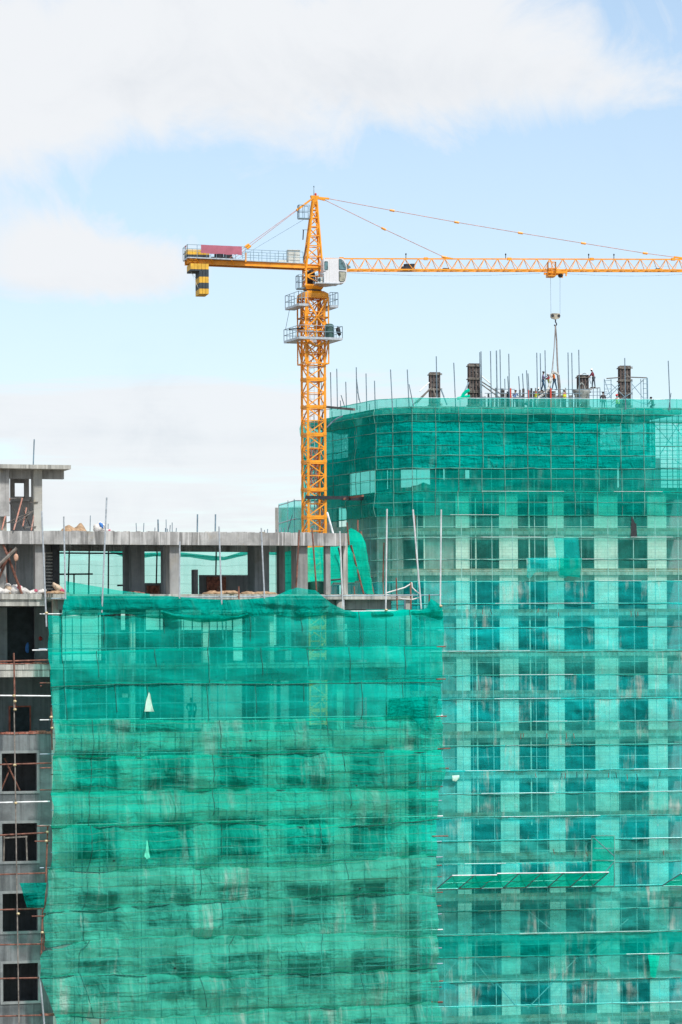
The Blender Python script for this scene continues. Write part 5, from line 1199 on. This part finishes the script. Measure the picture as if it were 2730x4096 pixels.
# cab with curved glass nose
cb0, cb1 = -2.3, -1.05
m = MB(); s0, s1 = .5, 1.88
prof = [(s1, 1143), (s1 + .42, 1143), (s1 + .58, 1136), (s1 + .66, 1118), (s1 + .68, 1098), (s1 + .66, 1072), (s1 + .56, 1056), (s1 + .36, 1046), (s1, 1045)]
def ring(b): return [CJ.W(a, b, cz(v)) for a, v in [(s0, 1143)] + prof + [(s0, 1048)]]
F1, F2 = ring(cb0), ring(cb1); nn = len(F1)
m.add(F1 + F2, [tuple(range(nn)), tuple(range(2 * nn - 1, nn - 1, -1))] + [(k, k + nn, (k + 1) % nn + nn, (k + 1) % nn) for k in range(nn)])
cab = cp('cab', m, 'white')
def cabpane(name, pts, mat, dp=-.03, b=cb0):
    m = MB(); n = len(pts); A = [CJ.W(a, b + dp, cz(v)) for a, v in pts]; B = [CJ.W(a, b - .004, cz(v)) for a, v in pts]
    m.add(A + B, [tuple(range(n)), tuple(range(2 * n - 1, n - 1, -1))] + [(k, k + n, (k + 1) % n + n, (k + 1) % n) for k in range(n)]); return build(name, m, MT[mat], cab)
def shrink(pts, f=.9):
    cx = sum(p[0] for p in pts) / len(pts); cy = sum(p[1] for p in pts) / len(pts); return [(cx + (a - cx) * f, cy + (b - cy) * f) for a, b in pts]
up_ = [(1.84, 1050), (1.90, 1047), (2.05, 1048), (2.25, 1055), (2.4, 1066), (2.49, 1078), (2.5, 1088), (2.46, 1092), (1.88, 1091), (1.84, 1087)]
dn_ = [(1.84, 1098), (1.9, 1096), (2.46, 1098), (2.5, 1102), (2.47, 1118), (2.38, 1133), (2.25, 1139), (1.95, 1139), (1.84, 1133)]
dr_ = [(.56, 1062), (.6, 1058), (.85, 1058), (.89, 1062), (.89, 1089), (.85, 1093), (.6, 1093), (.56, 1089)]
MT['glasst'] = plain('glass_teal', (.10, .2, .22), .15, 0, .5, 2, ((.45, .55, .6), .8)); MT['glassb'] = plain('lower_glass', (.34, .34, .27), .2, 0, .3, 3, ((.08, .1, .1), .8))
for p_, mt in ((up_, 'glasst'), (dn_, 'glassb'), (dr_, 'glasst')):
    cabpane('window_seal', p_, 'gasket', -.02); cabpane('window', shrink(p_, .88), mt, -.035)
cabpane('door_seam', [(1.0, 1048), (1.02, 1048), (1.02, 1142), (1.0, 1142)], 'cream', -.01); cabpane('door_seam', [(.76, 1096), (.775, 1096), (.775, 1142), (.76, 1142)], 'cream', -.01); cabpane('door_handle', [(.5, 1096), (.68, 1096), (.68, 1098), (.5, 1098)], 'gasket', -.04)
m = MB(); A = [J(2.55, -1.0, .62), J(3.15, -1.0, .02)]; m.add([CJ.W(2.5, -2.2, cz(1062)), CJ.W(2.95, -2.2, cz(1079)), CJ.W(2.95, -1.2, cz(1079)), CJ.W(2.5, -1.2, cz(1062)), CJ.W(2.5, -2.2, cz(1080)), CJ.W(2.93, -2.2, cz(1080)), CJ.W(2.93, -1.2, cz(1080)), CJ.W(2.5, -1.2, cz(1080))], [(0, 1, 2, 3), (7, 6, 5, 4), (0, 4, 5, 1), (1, 5, 6, 2), (2, 6, 7, 3), (3, 7, 4, 0)]); build('visor', m, MT['glass'], cab)
m = MB(); m.box(CJ, -.1, 1.9, cb0 - .1, -.72, cz(1147), cz(1143.5)); m.hexa([CJ.W(.5, -1.6, cz(1152)), CJ.W(1.0, -1.6, cz(1152)), CJ.W(1.0, -.8, cz(1152)), CJ.W(.5, -.8, cz(1152)), CJ.W(.2, -2.2, cz(1147.2)), CJ.W(1.7, -2.2, cz(1147.2)), CJ.W(1.7, -.8, cz(1147.2)), CJ.W(.2, -.8, cz(1147.2))])
pf = cp('platform', m, 'steel'); railing(CJ, -.1, .5, cb0 - .05, -.75, cz(1143), (0, 3), 2, .75, pf, 'rail', .02)
m = MB(); m.box(CJ, .02, .42, -2.2, -1.75, cz(1142.8), cz(1121)); ac = cp('air_conditioner', m, 'cream'); m = MB(); m.tube(CJ.W(.15, -2.202, cz(1132)), CJ.W(.15, -2.23, cz(1132)), .15, 14); build('fan_grille', m, MT['gasket'], ac)
m = MB(); m.box(CJ, -1.4, -.78, -.6, .5, cz(1158), cz(1154)); p = cp('platform', m, 'rail'); railing(CJ, -1.4, -.78, -.6, .5, cz(1154), (0, 2, 3), 2, 1.1, p)
# things standing or hanging on the crane
m = MB(); rows = []
for i in range(7):
    rows.append([K(lerp(-10.08, -6.5, j / 24), -1.3 - .03 * math.sin(j * .9 + i * .3), .46 + lerp(1.12, .38 + .03 * math.sin(j * .7), i / 6)) for j in range(25)])
m.grid(rows); tag(build('banner', m, MT['banner']), 'long faded crimson cloth banner hung on the counter-jib railing', 'banner')
tb2 = MB(); c = CM.W(.95, -1.55, cz(1362)); tb2.lathe(c, [(.4, .0), (.43, .1), (.42, .95), (.38, 1.18), (.26, 1.3), (.1, 1.33)], 16)
for i, p in enumerate(tb2.v): d = p - c; tb2.v[i] = p + V3((d.x, d.y, 0)) * .12 * noise.noise(p * 2.1)
tb2.smooth = True; tag(build('covered_winch', tb2, MT['tarp']), 'bulky machine under a dark green tarp on the lower crane platform', 'covered machine')
bm = MB(); bm.blob(CM.W(1.9, -1.3, cz(1362) + .72), .2, .14, .42, 3, .5, 10, 7, .2); bm.poly([CM.W(1.98, -1.3, cz(1362) + 1.05), CM.W(2.0, -1.3, cz(1362) + 1.1)], .04); tag(build('black_bag', bm, MT['black']), 'black bag hanging on the railing of the lower crane platform', 'bag')
# steel tie from the mast to the tower
m = MB(); m.box(CM, -1.15, 2.2, -1.12, -.92, cz(1999), cz(1986)); m.box(CM, 2.2, 4.8, -1.14, -.9, cz(2002), cz(1985)); tb3 = thing('tie_beam', CM.W(0, -1.1, cz(1992)), 'long dark steel beam bracing the crane mast to the taller tower', 'beam'); build('beam', m, MT['dark'], tb3)
m = MB(); m.bar(CM.W(3.0, -.8, cz(1991)), at(1452, 1983, 256.5), .12); m.bar(CM.W(2.6, -.9, cz(1994)), at(1378, 1996, 258), .1); build('strut', m, MT['rust'], tb3)
m = MB(); m.box(CM, -1.0, 1.0, -.97, -.86, cz(1998), cz(1988)); build('clamp', m, MT['bluesteel'], tb3)
pb = MB(); pb.bar(at(1310, 1628, 258), at(1418, 1638, 254), .14); tag(build('steel_beam', pb, MT['plank']), 'dark beam lying from the crane mast to the tower rail netting', 'beam')
tag(build('loose_tube', MB().tube(at(1310, 2050, 259), at(1334, 2135, 258), .09), MT['pale']), 'pale tube leaning beside the foot of the crane mast', 'tube')
tag(build('curved_pipe', MB().poly([at(1308, 1710, 257), at(1330, 1688, 257), at(1352, 1672, 257), at(1372, 1664, 257)], .07), MT['bluesteel']), 'curved dark pipe running along the tower net beside the mast', 'pipe')
# ================================================================== on the tower roof
ZD = ZR
def RP(u, v, t=4.0): return FP(u, v, t)
MT['formsteel'] = plain('form_steel', (.13, .095, .085), .8, 0, .3, 4, ((.3, .28, .26), .5))
# steel column formwork, one built, the others copied
def formwork(u0, u1, vt, t, label):
    c = RP((u0 + u1) / 2, vt, t); s0, s1 = FB.S(u0, vt, t), FB.S(u1, vt, t); h = c.z - ZD
    f = Fr(FB.W(0, t, 0), 8.2); wd = s1 - s0
    root = thing('column_formwork', FB.W((s0 + s1) / 2, t + wd / 2, ZD), label, 'column formwork', 'column forms on the tower roof')
    cx = (s0 + s1) / 2; L = lambda a, b, c0, d, e, g, m: m.box(FB, cx + a, cx + b, t + c0, t + d, ZD + e, ZD + g)
    w2 = wd / 2 - .08
    m = MB(); L(-w2, w2, .1, wd - .1, 0, h, m); build('panel', m, MT['darkwood'], root)
    m = MB()
    for k in range(4): a = lerp(-w2, w2, k / 3); L(a - .045, a + .045, .04, .1, 0, h, m)
    for k in range(3): b = lerp(.14, wd - .14, k / 2); L(-w2 - .06, -w2, b - .04, b + .04, 0, h, m)
    build('stud', m, MT['formsteel'], root)
    n = max(2, int(h / .95)); m = MB(); q = MB()
    for k in range(n):
        z = lerp(.5, h - .2, k / max(1, n - 1))
        L(-w2 - .2, w2 + .2, -.04, .035, z - .07, z + .01, m); L(-w2 - .2, w2 + .2, -.05, .035, z + .05, z + .1, m); L(-w2 - .13, -w2 - .061, -.15, wd + .1, z - .03, z + .06, m)
        L(w2 + .001, w2 + .06, -.1, wd + .1, z - .03, z + .05, m)
        build('waler', m, MT['timber'], root); m = MB()
    for k in range(int(h / .45)): z = .25 + k * .45; L(-w2 + .02, w2 - .02, .05, .095, z, z + .05, q)
    build('rib', q, MT['dark'], root)
    return root
formwork(1721, 1764, 1488, 3.5, 'brown column form nearest the tower corner, a pole in front of it')
formwork(1877, 1922, 1453, 3.5, 'column form with timber props, left of the crowd of workers')
f3 = formwork(2315, 2358, 1499, 5.0, 'shortest column form, a pale sheet on its top, beside the man in maroon')
formwork(2481, 2526, 1462, 4.0, 'column form standing inside the light scaffold frame')
m = MB(); rows = []
for i in range(5):
    rows.append([RP(lerp(2312, 2356, j / 8), 1500 - 5 * (1 - abs(j / 4 - 1)) - 3 * (j > 4) + 1.5 * math.sin(i * 2 + j), 4.8 + .35 * i) for j in range(9)])
m.grid(rows); tag(build('cloth_cover', m, MT['sack']), 'pale sheet draped over the top of the shortest column form', 'sheet')
# timber and tube props of the forms
def propset(label, segs, t=3.0):
    r = thing('raking_props', RP(segs[0][0], 1620, t), label, 'props')
    for a, b, c, d, mt in segs: build('prop', MB().tube(RP(a, b, t), RP(c, d, t - .3), .06, 6), MT[mt], r)
propset('raking timber props on either side of the corner column form', [(1727, 1550, 1650, 1622, 'timber'), (1722, 1556, 1668, 1612, 'timber'), (1732, 1552, 1750, 1600, 'timber'), (1765, 1557, 1789, 1620, 'bluesteel'), (1718, 1530, 1680, 1565, 'pale')])
propset('raking props between the second column form and the boards', [(1925, 1525, 2010, 1580, 'timber'), (1925, 1536, 1998, 1590, 'timber'), (1876, 1530, 1855, 1575, 'bluesteel'), (1925, 1502, 1968, 1540, 'pale')])
m = MB(); m.poly([RP(1848, 1592, 2), RP(1856, 1575, 2), RP(1866, 1566, 2), RP(1878, 1560, 2)], .16); m.poly([RP(1830, 1594, 2), RP(1880, 1584, 2)], .14)
tag(build('bundled_net', m, NM['bright']), 'bundle of green net thrown at the foot of the second column form', 'netting')
# wall formwork boards (a row of separate stacked uprights)
fw = thing('wall_formwork', RP(2080, 1620, 2.0), 'long row of grey wall-form boards and studs behind the rail netting', 'wall formwork')
rng = random.Random(11)
for k in range(46):
    u = 1925 + k * 8.0 + rng.uniform(-3, 3); vt = rng.uniform(1550, 1590) if rng.random() < .75 else rng.uniform(1578, 1600); wd = rng.choice([5, 7, 9, 12]); t = rng.uniform(1.0, 3.5)
    if 2040 < u < 2062 or 2096 < u < 2115 or 2262 < u < 2275: continue
    s0, s1 = FB.S(u, 1600, t), FB.S(u + wd, 1600, t); m = MB(); m.box(FB, s0, s1, t, t + .09, ZD, FB.Z(u, vt, t)); build('board', m, MT[rng.choice(['timber', 'timber', 'hopper', 'darkwood', 'dark'])], fw)
for v, a, b in [(1556, 1960, 2060), (1573, 1940, 2330), (1590, 1930, 2330), (1557, 2175, 2360), (1604, 1930, 2340)]: build('waler_tube', MB().tube(RP(a, v, .9), RP(b, v + 1, .9), .03, 5), MT['bluesteel'], fw)
m = MB(); t = 3.0; m.box(FB, FB.S(2160, 1600, t), FB.S(2224, 1600, t), t, t + 1.2, ZD, FB.Z(2190, 1564, t)); build('form_box', m, MT['timber'], fw)
for u, v, w_ in [(2040, 1553, 7), (2202, 1553, 6), (2113, 1560, 4)]:
    s0 = FB.S(u, 1600, .6); m = MB(); m.box(FB, s0, s0 + w_ / 46, .6, .72, ZD, FB.Z(u, v, .6)); m.box(FB, s0 - .04, s0 + w_ / 46 + .04, .55, .77, ZD, ZD + .06)
    tag(build('red_post', m, MT['redpost']), {2040: 'red steel post left of the blue-shirted man', 2202: 'red steel post under the hose bend', 2113: 'thin red post right of the crouching white shirt'}[u], 'post')
# working platform for the pour
dk = thing('deck_formwork', RP(2300, 1630, 6), 'low timber working deck on the roof, hidden up to its edge by rail netting', 'deck')
m = MB(); m.box(FB, FB.S(1900, 1620, 4), FB.S(2600, 1620, 4), 3.8, 9, ZD + .3, ZD + .38); build('deck_board', m, MT['plank'], dk)
for u in range(1910, 2600, 110):
    for t in (4.2, 8.6): s = FB.S(u, 1620, t); m = MB(); m.box(FB, s, s + .12, t, t + .12, ZD, ZD + .299); build('leg', m, MT['timber'], dk)
# concrete skip
hc = RP(2327, 1592, 2.2); sk = thing('concrete_skip', V3((hc.x, hc.y, ZD)), 'grey funnel-shaped concrete skip in front of the shortest column form', 'concrete skip')
zs = [FB.Z(2327, v, 2.2) for v in (1622, 1600, 1571, 1560)]
m = MB(); m.lathe(V3((hc.x, hc.y, 0)), [(.3, zs[0]), (.42, zs[1]), (.74, zs[2]), (.76, zs[3]), (.68, zs[3]), (.66, zs[2]), (.3, zs[1])], 18); m.smooth = True; build('bowl', m, MT['hopper'], sk)
for a in (45, 135, 225, 315): d = V3((math.cos(rad(a)), math.sin(rad(a)), 0)); build('leg', MB().bar(V3((hc.x, hc.y, zs[2])) + d * .72, V3((hc.x, hc.y, ZD)) + d * .8, .05), MT['hopper'], sk)
m = MB(); m.poly([V3((hc.x - .3, hc.y - .2, zs[3])), V3((hc.x - .2, hc.y - .2, zs[3] + .4)), V3((hc.x, hc.y - .2, zs[3] + .62)), V3((hc.x + .2, hc.y - .2, zs[3] + .4)), V3((hc.x + .3, hc.y - .2, zs[3]))], .06, 6); build('lifting_bail', m, MT['hopper'], sk)
m = MB(); m.box(FB, FB.S(2286, 1566, 2.0), FB.S(2368, 1566, 2.0), 1.9, 2.0, zs[3] - .02, zs[3] + .05); build('rim_bar', m, MT['timber'], sk)
# plank stage of the man in maroon
ps = thing('plank_stage', RP(2380, 1620, 4.4), 'small plank stage on thin legs right of the shortest column form', 'stage')
t = 4.4; m = MB(); m.hexa([RP(2352, 1556, t), RP(2402, 1553, t), RP(2402, 1553, t + .9), RP(2352, 1556, t + .9), RP(2352, 1553, t), RP(2402, 1549.5, t), RP(2402, 1549.5, t + .9), RP(2352, 1553, t + .9)]); build('plank', m, MT['plank'], ps)
for u in (2358, 2374, 2390, 2401):
    build('leg', MB().tube(RP(u, 1554, t + .1), RP(u, 1628, t + .1), .032, 5), MT['bluesteel'], ps)
m = MB()
for v in (1568, 1582, 1598): m.tube(RP(2356, v, t + .1), RP(2430, v - 1, t + .1), .024, 5)
build('rung', m, MT['bluesteel'], ps)
tag(build('loose_rope', MB().poly([RP(2362, 1508, 4.2), RP(2360, 1520, 4.2), RP(2365, 1536, 4.2)], .03), MT['bluesteel']), 'dark strap hanging from the hands of the man in maroon', 'strap')
# light scaffold frame around the last form
sf = thing('access_scaffold', RP(2505, 1625, 3.5), 'light tube scaffold frame with ladders around the rightmost column form', 'scaffold frame')
def sft(name, segs, r, mat='rail', t=3.4):
    m = MB()
    for a, b, c, d in segs: m.tube(RP(a, b, t), RP(c, d, t), r, 5)
    return build(name, m, MT[mat], sf)
sft('plank', [(2427, 1514, 2480, 1510), (2500, 1508, 2588, 1511)], .05, 'plank', 3.2)
for u in (2418, 2445, 2528, 2564, 2574, 2588, 2591): sft('standard', [(u, 1516 if u < 2580 else 1511, u + 2, 1628)], .035)
sft('rung', [(2418, v, 2447, v - 1) for v in range(1522, 1625, 17)] + [(2572, v, 2590, v) for v in range(1516, 1625, 19)], .028)
sft('brace', [(2425, 1600, 2480, 1545), (2428, 1580, 2478, 1535), (2445, 1535, 2525, 1612), (2528, 1560, 2575, 1520), (2528, 1535, 2580, 1600), (2447, 1620, 2530, 1570), (2530, 1600, 2588, 1618), (2418, 1516, 2447, 1600)], .03)
# pouring hoses hanging from the crane hook
ph = thing('concrete_hose', RP(2227, 1620, 3.0), 'long grey concrete hose hanging from the crane hook and bending among the workers', 'hose')
hx = CJ.W(ta, 0, zh - 1.0); th_ = 2.2
hz = FB.n.dot(hx - FB.o)
def HP(u, v, t): return FP(u, v, t)
build('sling', MB().poly([hx, HP(2217, 1400, (hz + th_) / 2), HP(2208, 1492, th_)], .04), MT['hosed'], ph)
build('sling', MB().poly([hx, HP(2213, 1492, th_ + .2)], .025), MT['steel'], ph)
build('riser', MB().poly([hx, HP(2227, 1360, hz), HP(2231, 1460, (hz + th_) / 2), HP(2234, 1500, th_)], .075, 8), MT['hosed'], ph)
m = MB(); m.poly([HP(2234, 1500, th_), HP(2236, 1520, th_), HP(2238, 1545, th_), HP(2239, 1575, th_), HP(2238, 1600, th_)], .13, 10); build('outlet_hose', m, MT['hosed'], ph)
m = MB(); m.poly([HP(2236, 1506, th_), HP(2232, 1498, th_), HP(2224, 1491, th_), HP(2214, 1490, th_), HP(2208, 1496, th_), HP(2204, 1512, th_ - .2), HP(2200, 1535, th_ - .4), HP(2196, 1552, th_ - .6), HP(2186, 1568, th_ - .8), HP(2172, 1580, th_ - 1), HP(2158, 1588, th_ - 1.2), HP(2150, 1600, th_ - 1.3), HP(2148, 1622, th_ - 1.4)], .115, 10); m.smooth = True
build('grey_hose', m, MT['hose'], ph)

# ================================================================== people
def skin_mesh(name, verts, edges, radii, mat, parent=None, origin=None, lev=1):
    me = bpy.data.meshes.new(name); me.from_pydata([v - origin for v in verts], edges, []); o = bpy.data.objects.new(name, me); COL.objects.link(o)
    md = o.modifiers.new('skin', 'SKIN'); md.branch_smoothing = .4
    ly = me.skin_vertices[0].data if me.skin_vertices else None
    if ly is None:
        bpy.context.view_layer.objects.active = o; bpy.ops.mesh.customdata_skin_add(); ly = me.skin_vertices[0].data
    for i, r in enumerate(radii): ly[i].radius = (r, r); ly[i].use_root = False
    ly[0].use_root = True
    sd_ = o.modifiers.new('sub', 'SUBSURF'); sd_.levels = lev; sd_.render_levels = lev
    me.materials.append(mat); o.location = (0, 0, 0) if parent else origin
    if parent: o.parent = parent
    ORG[o.name] = origin
    return o
def person(feet, ang, label, shirt, legs, hat, vest=None, bend=0.0, arms=None, knees=(0, 0), spread=.12, stride=0.0, scale=1.0, crouch=0.0, torso_lean=0.0):
    """feet: world point between the feet; ang: facing, degrees from the +x axis; arms: two (elbow, wrist) offsets from the shoulder (forward, side, up)"""
    cf, sf_ = math.cos(rad(ang)), math.sin(rad(ang))
    def X(f, s, u): f, s, u = f * scale, s * scale, u * scale; return feet + V3((f * cf - s * sf_, f * sf_ + s * cf, u))
    hipz = .92 - crouch; lean = math.sin(rad(bend)); upz = math.cos(rad(bend))
    def T(d, s=0.0, f=0.0): return (lean * d + f * upz, s + torso_lean * d, hipz + .02 + upz * d - f * lean)
    V, E, R = [], [], []
    def v(p, r, link=None):
        V.append(X(*p)); R.append(r * scale)
        if link is not None: E.append((link, len(V) - 1))
        return len(V) - 1
    pel = v(T(0), .125); wa = v(T(.17), .115, pel); ch = v(T(.36), .135, wa); nb = v(T(.5), .075, ch); nk = v(T(.56, 0, .01), .058, nb); hd = v(T(.66, 0, .03), .088, nk); tp_ = v(T(.77, 0, .02), .07, hd)
    ns = v(T(.66, 0, .125), .014, hd)
    for s in (-1, 1): v(T(.67, s * .09, .02), .016, hd)
    arms = arms or [((.02, .06, -.28), (.1, .04, -.5))] * 2
    segs = {'arm': [], 'leg': []}
    for s, (el, wr) in zip((-1, 1), arms):
        b = T(.46, s * .17); sh = v(b, .06, ch)
        e = (b[0] + el[0], b[1] + s * el[1], b[2] + el[2]); w_ = (b[0] + wr[0], b[1] + s * wr[1], b[2] + wr[2])
        ei = v(e, .045, sh); wi = v(w_, .03, ei); d = V3(w_) - V3(e); d.normalize(); sd2 = V3((0, 1, 0)).cross(d); sd2 = V3((0, 0, 1)) if sd2.length < .1 else sd2.normalized()
        pm = V3(w_) + d * .05; pi_ = v(tuple(pm), .03, wi)
        for q in range(4):
            o2 = sd2 * (.03 - .02 * q); l = (.075, .085, .08, .065)[q]; a = v(tuple(pm + o2 + d * .04), .009, pi_); v(tuple(pm + o2 * 1.05 + d * (.04 + l * .6) + V3((0, -s * .02, -.01))), .008, a)
        tq = v(tuple(V3(w_) + sd2 * .045 + d * .03), .011, wi); v(tuple(V3(w_) + sd2 * .06 + d * .07), .009, tq)
        segs['arm'].append((b, e, w_))
    for s, kn, st in zip((-1, 1), knees, (stride, -stride)):
        h = (0, s * .095, hipz - .02); ft = (st, s * spread, .07); mid = [(h[i] + ft[i]) / 2 for i in range(3)]; mid[0] += kn + crouch * .75; mid[2] += .03
        hi = v(h, .085, pel); ki = v(tuple(mid), .058, hi); ai = v(ft, .04, ki); v((ft[0] + .17, ft[1] + s * .02, .035), .036, ai); segs['leg'].append((h, tuple(mid), ft))
    org = feet.copy(); body = skin_mesh('person', V, E, R, MT['skin'], None, org); tag(body, label, 'person', 'workers on the building site')
    # shirt
    V, E, R = [], [], []
    pel = v(T(-.04), .14); wa = v(T(.17), .132, pel); ch = v(T(.36), .152, wa); v(T(.5), .088, ch)
    for b, e, w_ in segs['arm']:
        i = v(b, .075, ch); j = v(e, .058, i); v(tuple(V3(e).lerp(V3(w_), .75)), .045, j)
    skin_mesh('shirt', V, E, R, MT[shirt], body, org)
    V, E, R = [], [], []
    pel = v(T(.03), .135)
    for h, k_, f in segs['leg']: i = v(h, .1, pel); j = v(k_, .074, i); v((f[0], f[1], f[2] + .02), .06, j)
    skin_mesh('trousers', V, E, R, MT[legs], body, org)
    for (h, k_, f), s in zip(segs['leg'], (-1, 1)):
        m = MB(); c = X(f[0] + .06, f[1] + s * .01, .045); m.blob(c, .14 * scale, .055 * scale, .055 * scale, 1, .1, 10, 6); q = m.v
        for i, p in enumerate(q): d = p - c; q[i] = c + V3((d.x * cf - d.y * sf_, d.x * sf_ + d.y * cf, d.z))
        build('shoe', m, MT['shoes'], body)
    m = MB()
    for s in (-1, 1): m.blob(X(*T(.68, s * .035, .108)), .014, .014, .011, 1, 0, 6, 4)
    build('eyes', m, MT['eye'], body)
    if hat:
        c = X(*T(.71, 0, .02)); m = MB(); m.lathe(c, [(.155, 0), (.16, .012), (.122, .02), (.118, .06), (.09, .105), (.045, .13), (.0, .136)] if hat != 'hatk' else [(.112, 0), (.115, .04), (.1, .085), (.05, .105), (0, .108)], 14)
        if hat == 'hatk': m.hexa([X(*T(.70, -.07, .1)), X(*T(.70, -.05, .2)), X(*T(.70, .05, .2)), X(*T(.70, .07, .1)), X(*T(.72, -.07, .1)), X(*T(.715, -.05, .2)), X(*T(.715, .05, .2)), X(*T(.72, .07, .1))])
        for p in m.v:
            pass
        m.smooth = True; build('cap' if hat == 'hatk' else 'helmet', m, MT[hat], body)
    if vest:
        def ringm(d0, d1, r0, r1, nm, mat, n=12):
            m = MB(); rows = []
            for d, r in [(d0, r0), ((d0 + d1) / 2, (r0 + r1) / 2), (d1, r1)]:
                rows.append([X(*T(d, math.sin(2 * math.pi * k / n) * r * 1.18, math.cos(2 * math.pi * k / n) * r * .98)) for k in range(n + 1)])
            m.grid(rows); return build(nm, m, MT[mat], body)
        ringm(-.1, .3, .172, .186, 'vest', vest); ringm(.3, .45, .186, .165, 'vest_yoke', 'tape' if vest == 'limevest' else vest)
        ringm(.09, .13, .185, .186, 'vest_band', 'tape' if vest == 'limevest' else 'limevest')
    return body
A_DOWN = ((.02, .07, -.28), (.08, .05, -.52))
def fwd(r=.45, z=-.2): return ((.12, .06, -.22), (r, -.02, z))
W = ZD + .38
def on(u, v, t): return FP(u, v, t)
def gp(u, t, z): p = FP(u, 1600, t); p.z = z; return p
person(gp(2060, 2.4, ZD + .12), 75, 'person in a blue shirt and dark cap bending over by the red post', 'bluesh', 'jeansg', 'hatk', None, 28, [fwd(), fwd()], scale=1.0)
person(gp(2106, 2.0, ZD - .02), 20, 'crouching person in a white shirt and white helmet behind the rail netting', 'whitesh', 'jeansg', 'hatw', None, 18, [fwd(), fwd()], crouch=.35, scale=.98)
person(gp(2146, 2.1, ZD + .12), 10, 'person in a white helmet and lime vest reaching towards the hose', 'brown', 'jeansg', 'hatw', 'limevest', 12, [((.15, .08, -.2), (.55, .02, -.16)), ((.15, .08, -.22), (.5, .0, -.2))], scale=1.05)
person(gp(2174, 3.4, FB.Z(2174, 1563, 3.4)), -5, 'person in a lilac shirt, jeans and black cap standing on the form', 'purple', 'jeans', 'hatk', None, 0, [((.1, .12, -.22), (.48, .1, -.06)), ((.14, .06, -.26), (.36, -.08, -.24))], stride=.16, knees=(.02, .04), scale=.98)
person(gp(2200, 3.6, FB.Z(2200, 1566, 3.6)), 200, 'person in a white helmet hugging the grey hose bend', 'redsh', 'jeans', 'hatw', 'limevest', 14, [fwd(.4, -.1), fwd(.42, -.12)], scale=.92)
person(gp(2219, 3.9, FB.Z(2219, 1560, 3.9)), 160, 'person in an orange top and jeans leaning right of the hose', 'orange', 'jeans', 'hatw', None, 10, [fwd(.3, -.1), ((-.05, .1, -.26), (-.1, .14, -.52))], stride=-.18, torso_lean=.0, scale=1.0)
person(gp(2259, 2.0, ZD + .12), 150, 'person in a white shirt and lime waist vest gesturing by the wall form', 'whitesh', 'jeansg', 'hatw', 'limevest', 2, [((.14, .1, -.14), (.42, .12, .02)), fwd(.3, -.3)], scale=.98)
person(gp(2376, 4.8, FB.Z(2376, 1551.5, 4.8)), 190, 'person in a maroon shirt and white helmet standing on the plank stage', 'maroon', 'jeansg', 'hatw', None, 14, [fwd(.32, -.34), fwd(.3, -.36)], stride=.1, knees=(.04, .0), scale=.98)
person(gp(2414, 2.2, ZD - .05), 95, 'person in a dark brown shirt seen from behind near the frame', 'brown', 'jeansg', 'hatk', None, 4, [A_DOWN, A_DOWN], scale=.97)
person(gp(2472, 1.6, ZD - .45 + .0), 215, 'person in a red helmet and pale vest behind the rail netting', 'whitesh', 'jeansg', 'hatr', 'limevest', 4, [((.06, .2, -.2), (.2, .32, -.36)), A_DOWN], scale=1.0, crouch=.0) if False else person(gp(2472, 1.4, ZD + .0), 215, 'person in a red helmet and pale vest behind the rail netting', 'whitesh', 'jeansg', 'hatr', 'limevest', 8, [((.06, .2, -.2), (.2, .32, -.36)), A_DOWN], scale=.9, crouch=.28)
person(gp(2614, 1.2, ZD + .0), 140, 'dark figure in a hat crouching low behind the right-hand rail netting', 'brown', 'jeansg', 'hatk', None, 20, [fwd(.35, -.3), fwd(.35, -.3)], crouch=.45, scale=.9)
p_ = NB.P(768, 2930, 2.5); person(V3((p_.x, p_.y, Z_C)), 260, 'person standing in the open storey behind the third net band', 'brown', 'jeansg', None, None, 0, [fwd(.25, -.3), A_DOWN], scale=1.0)
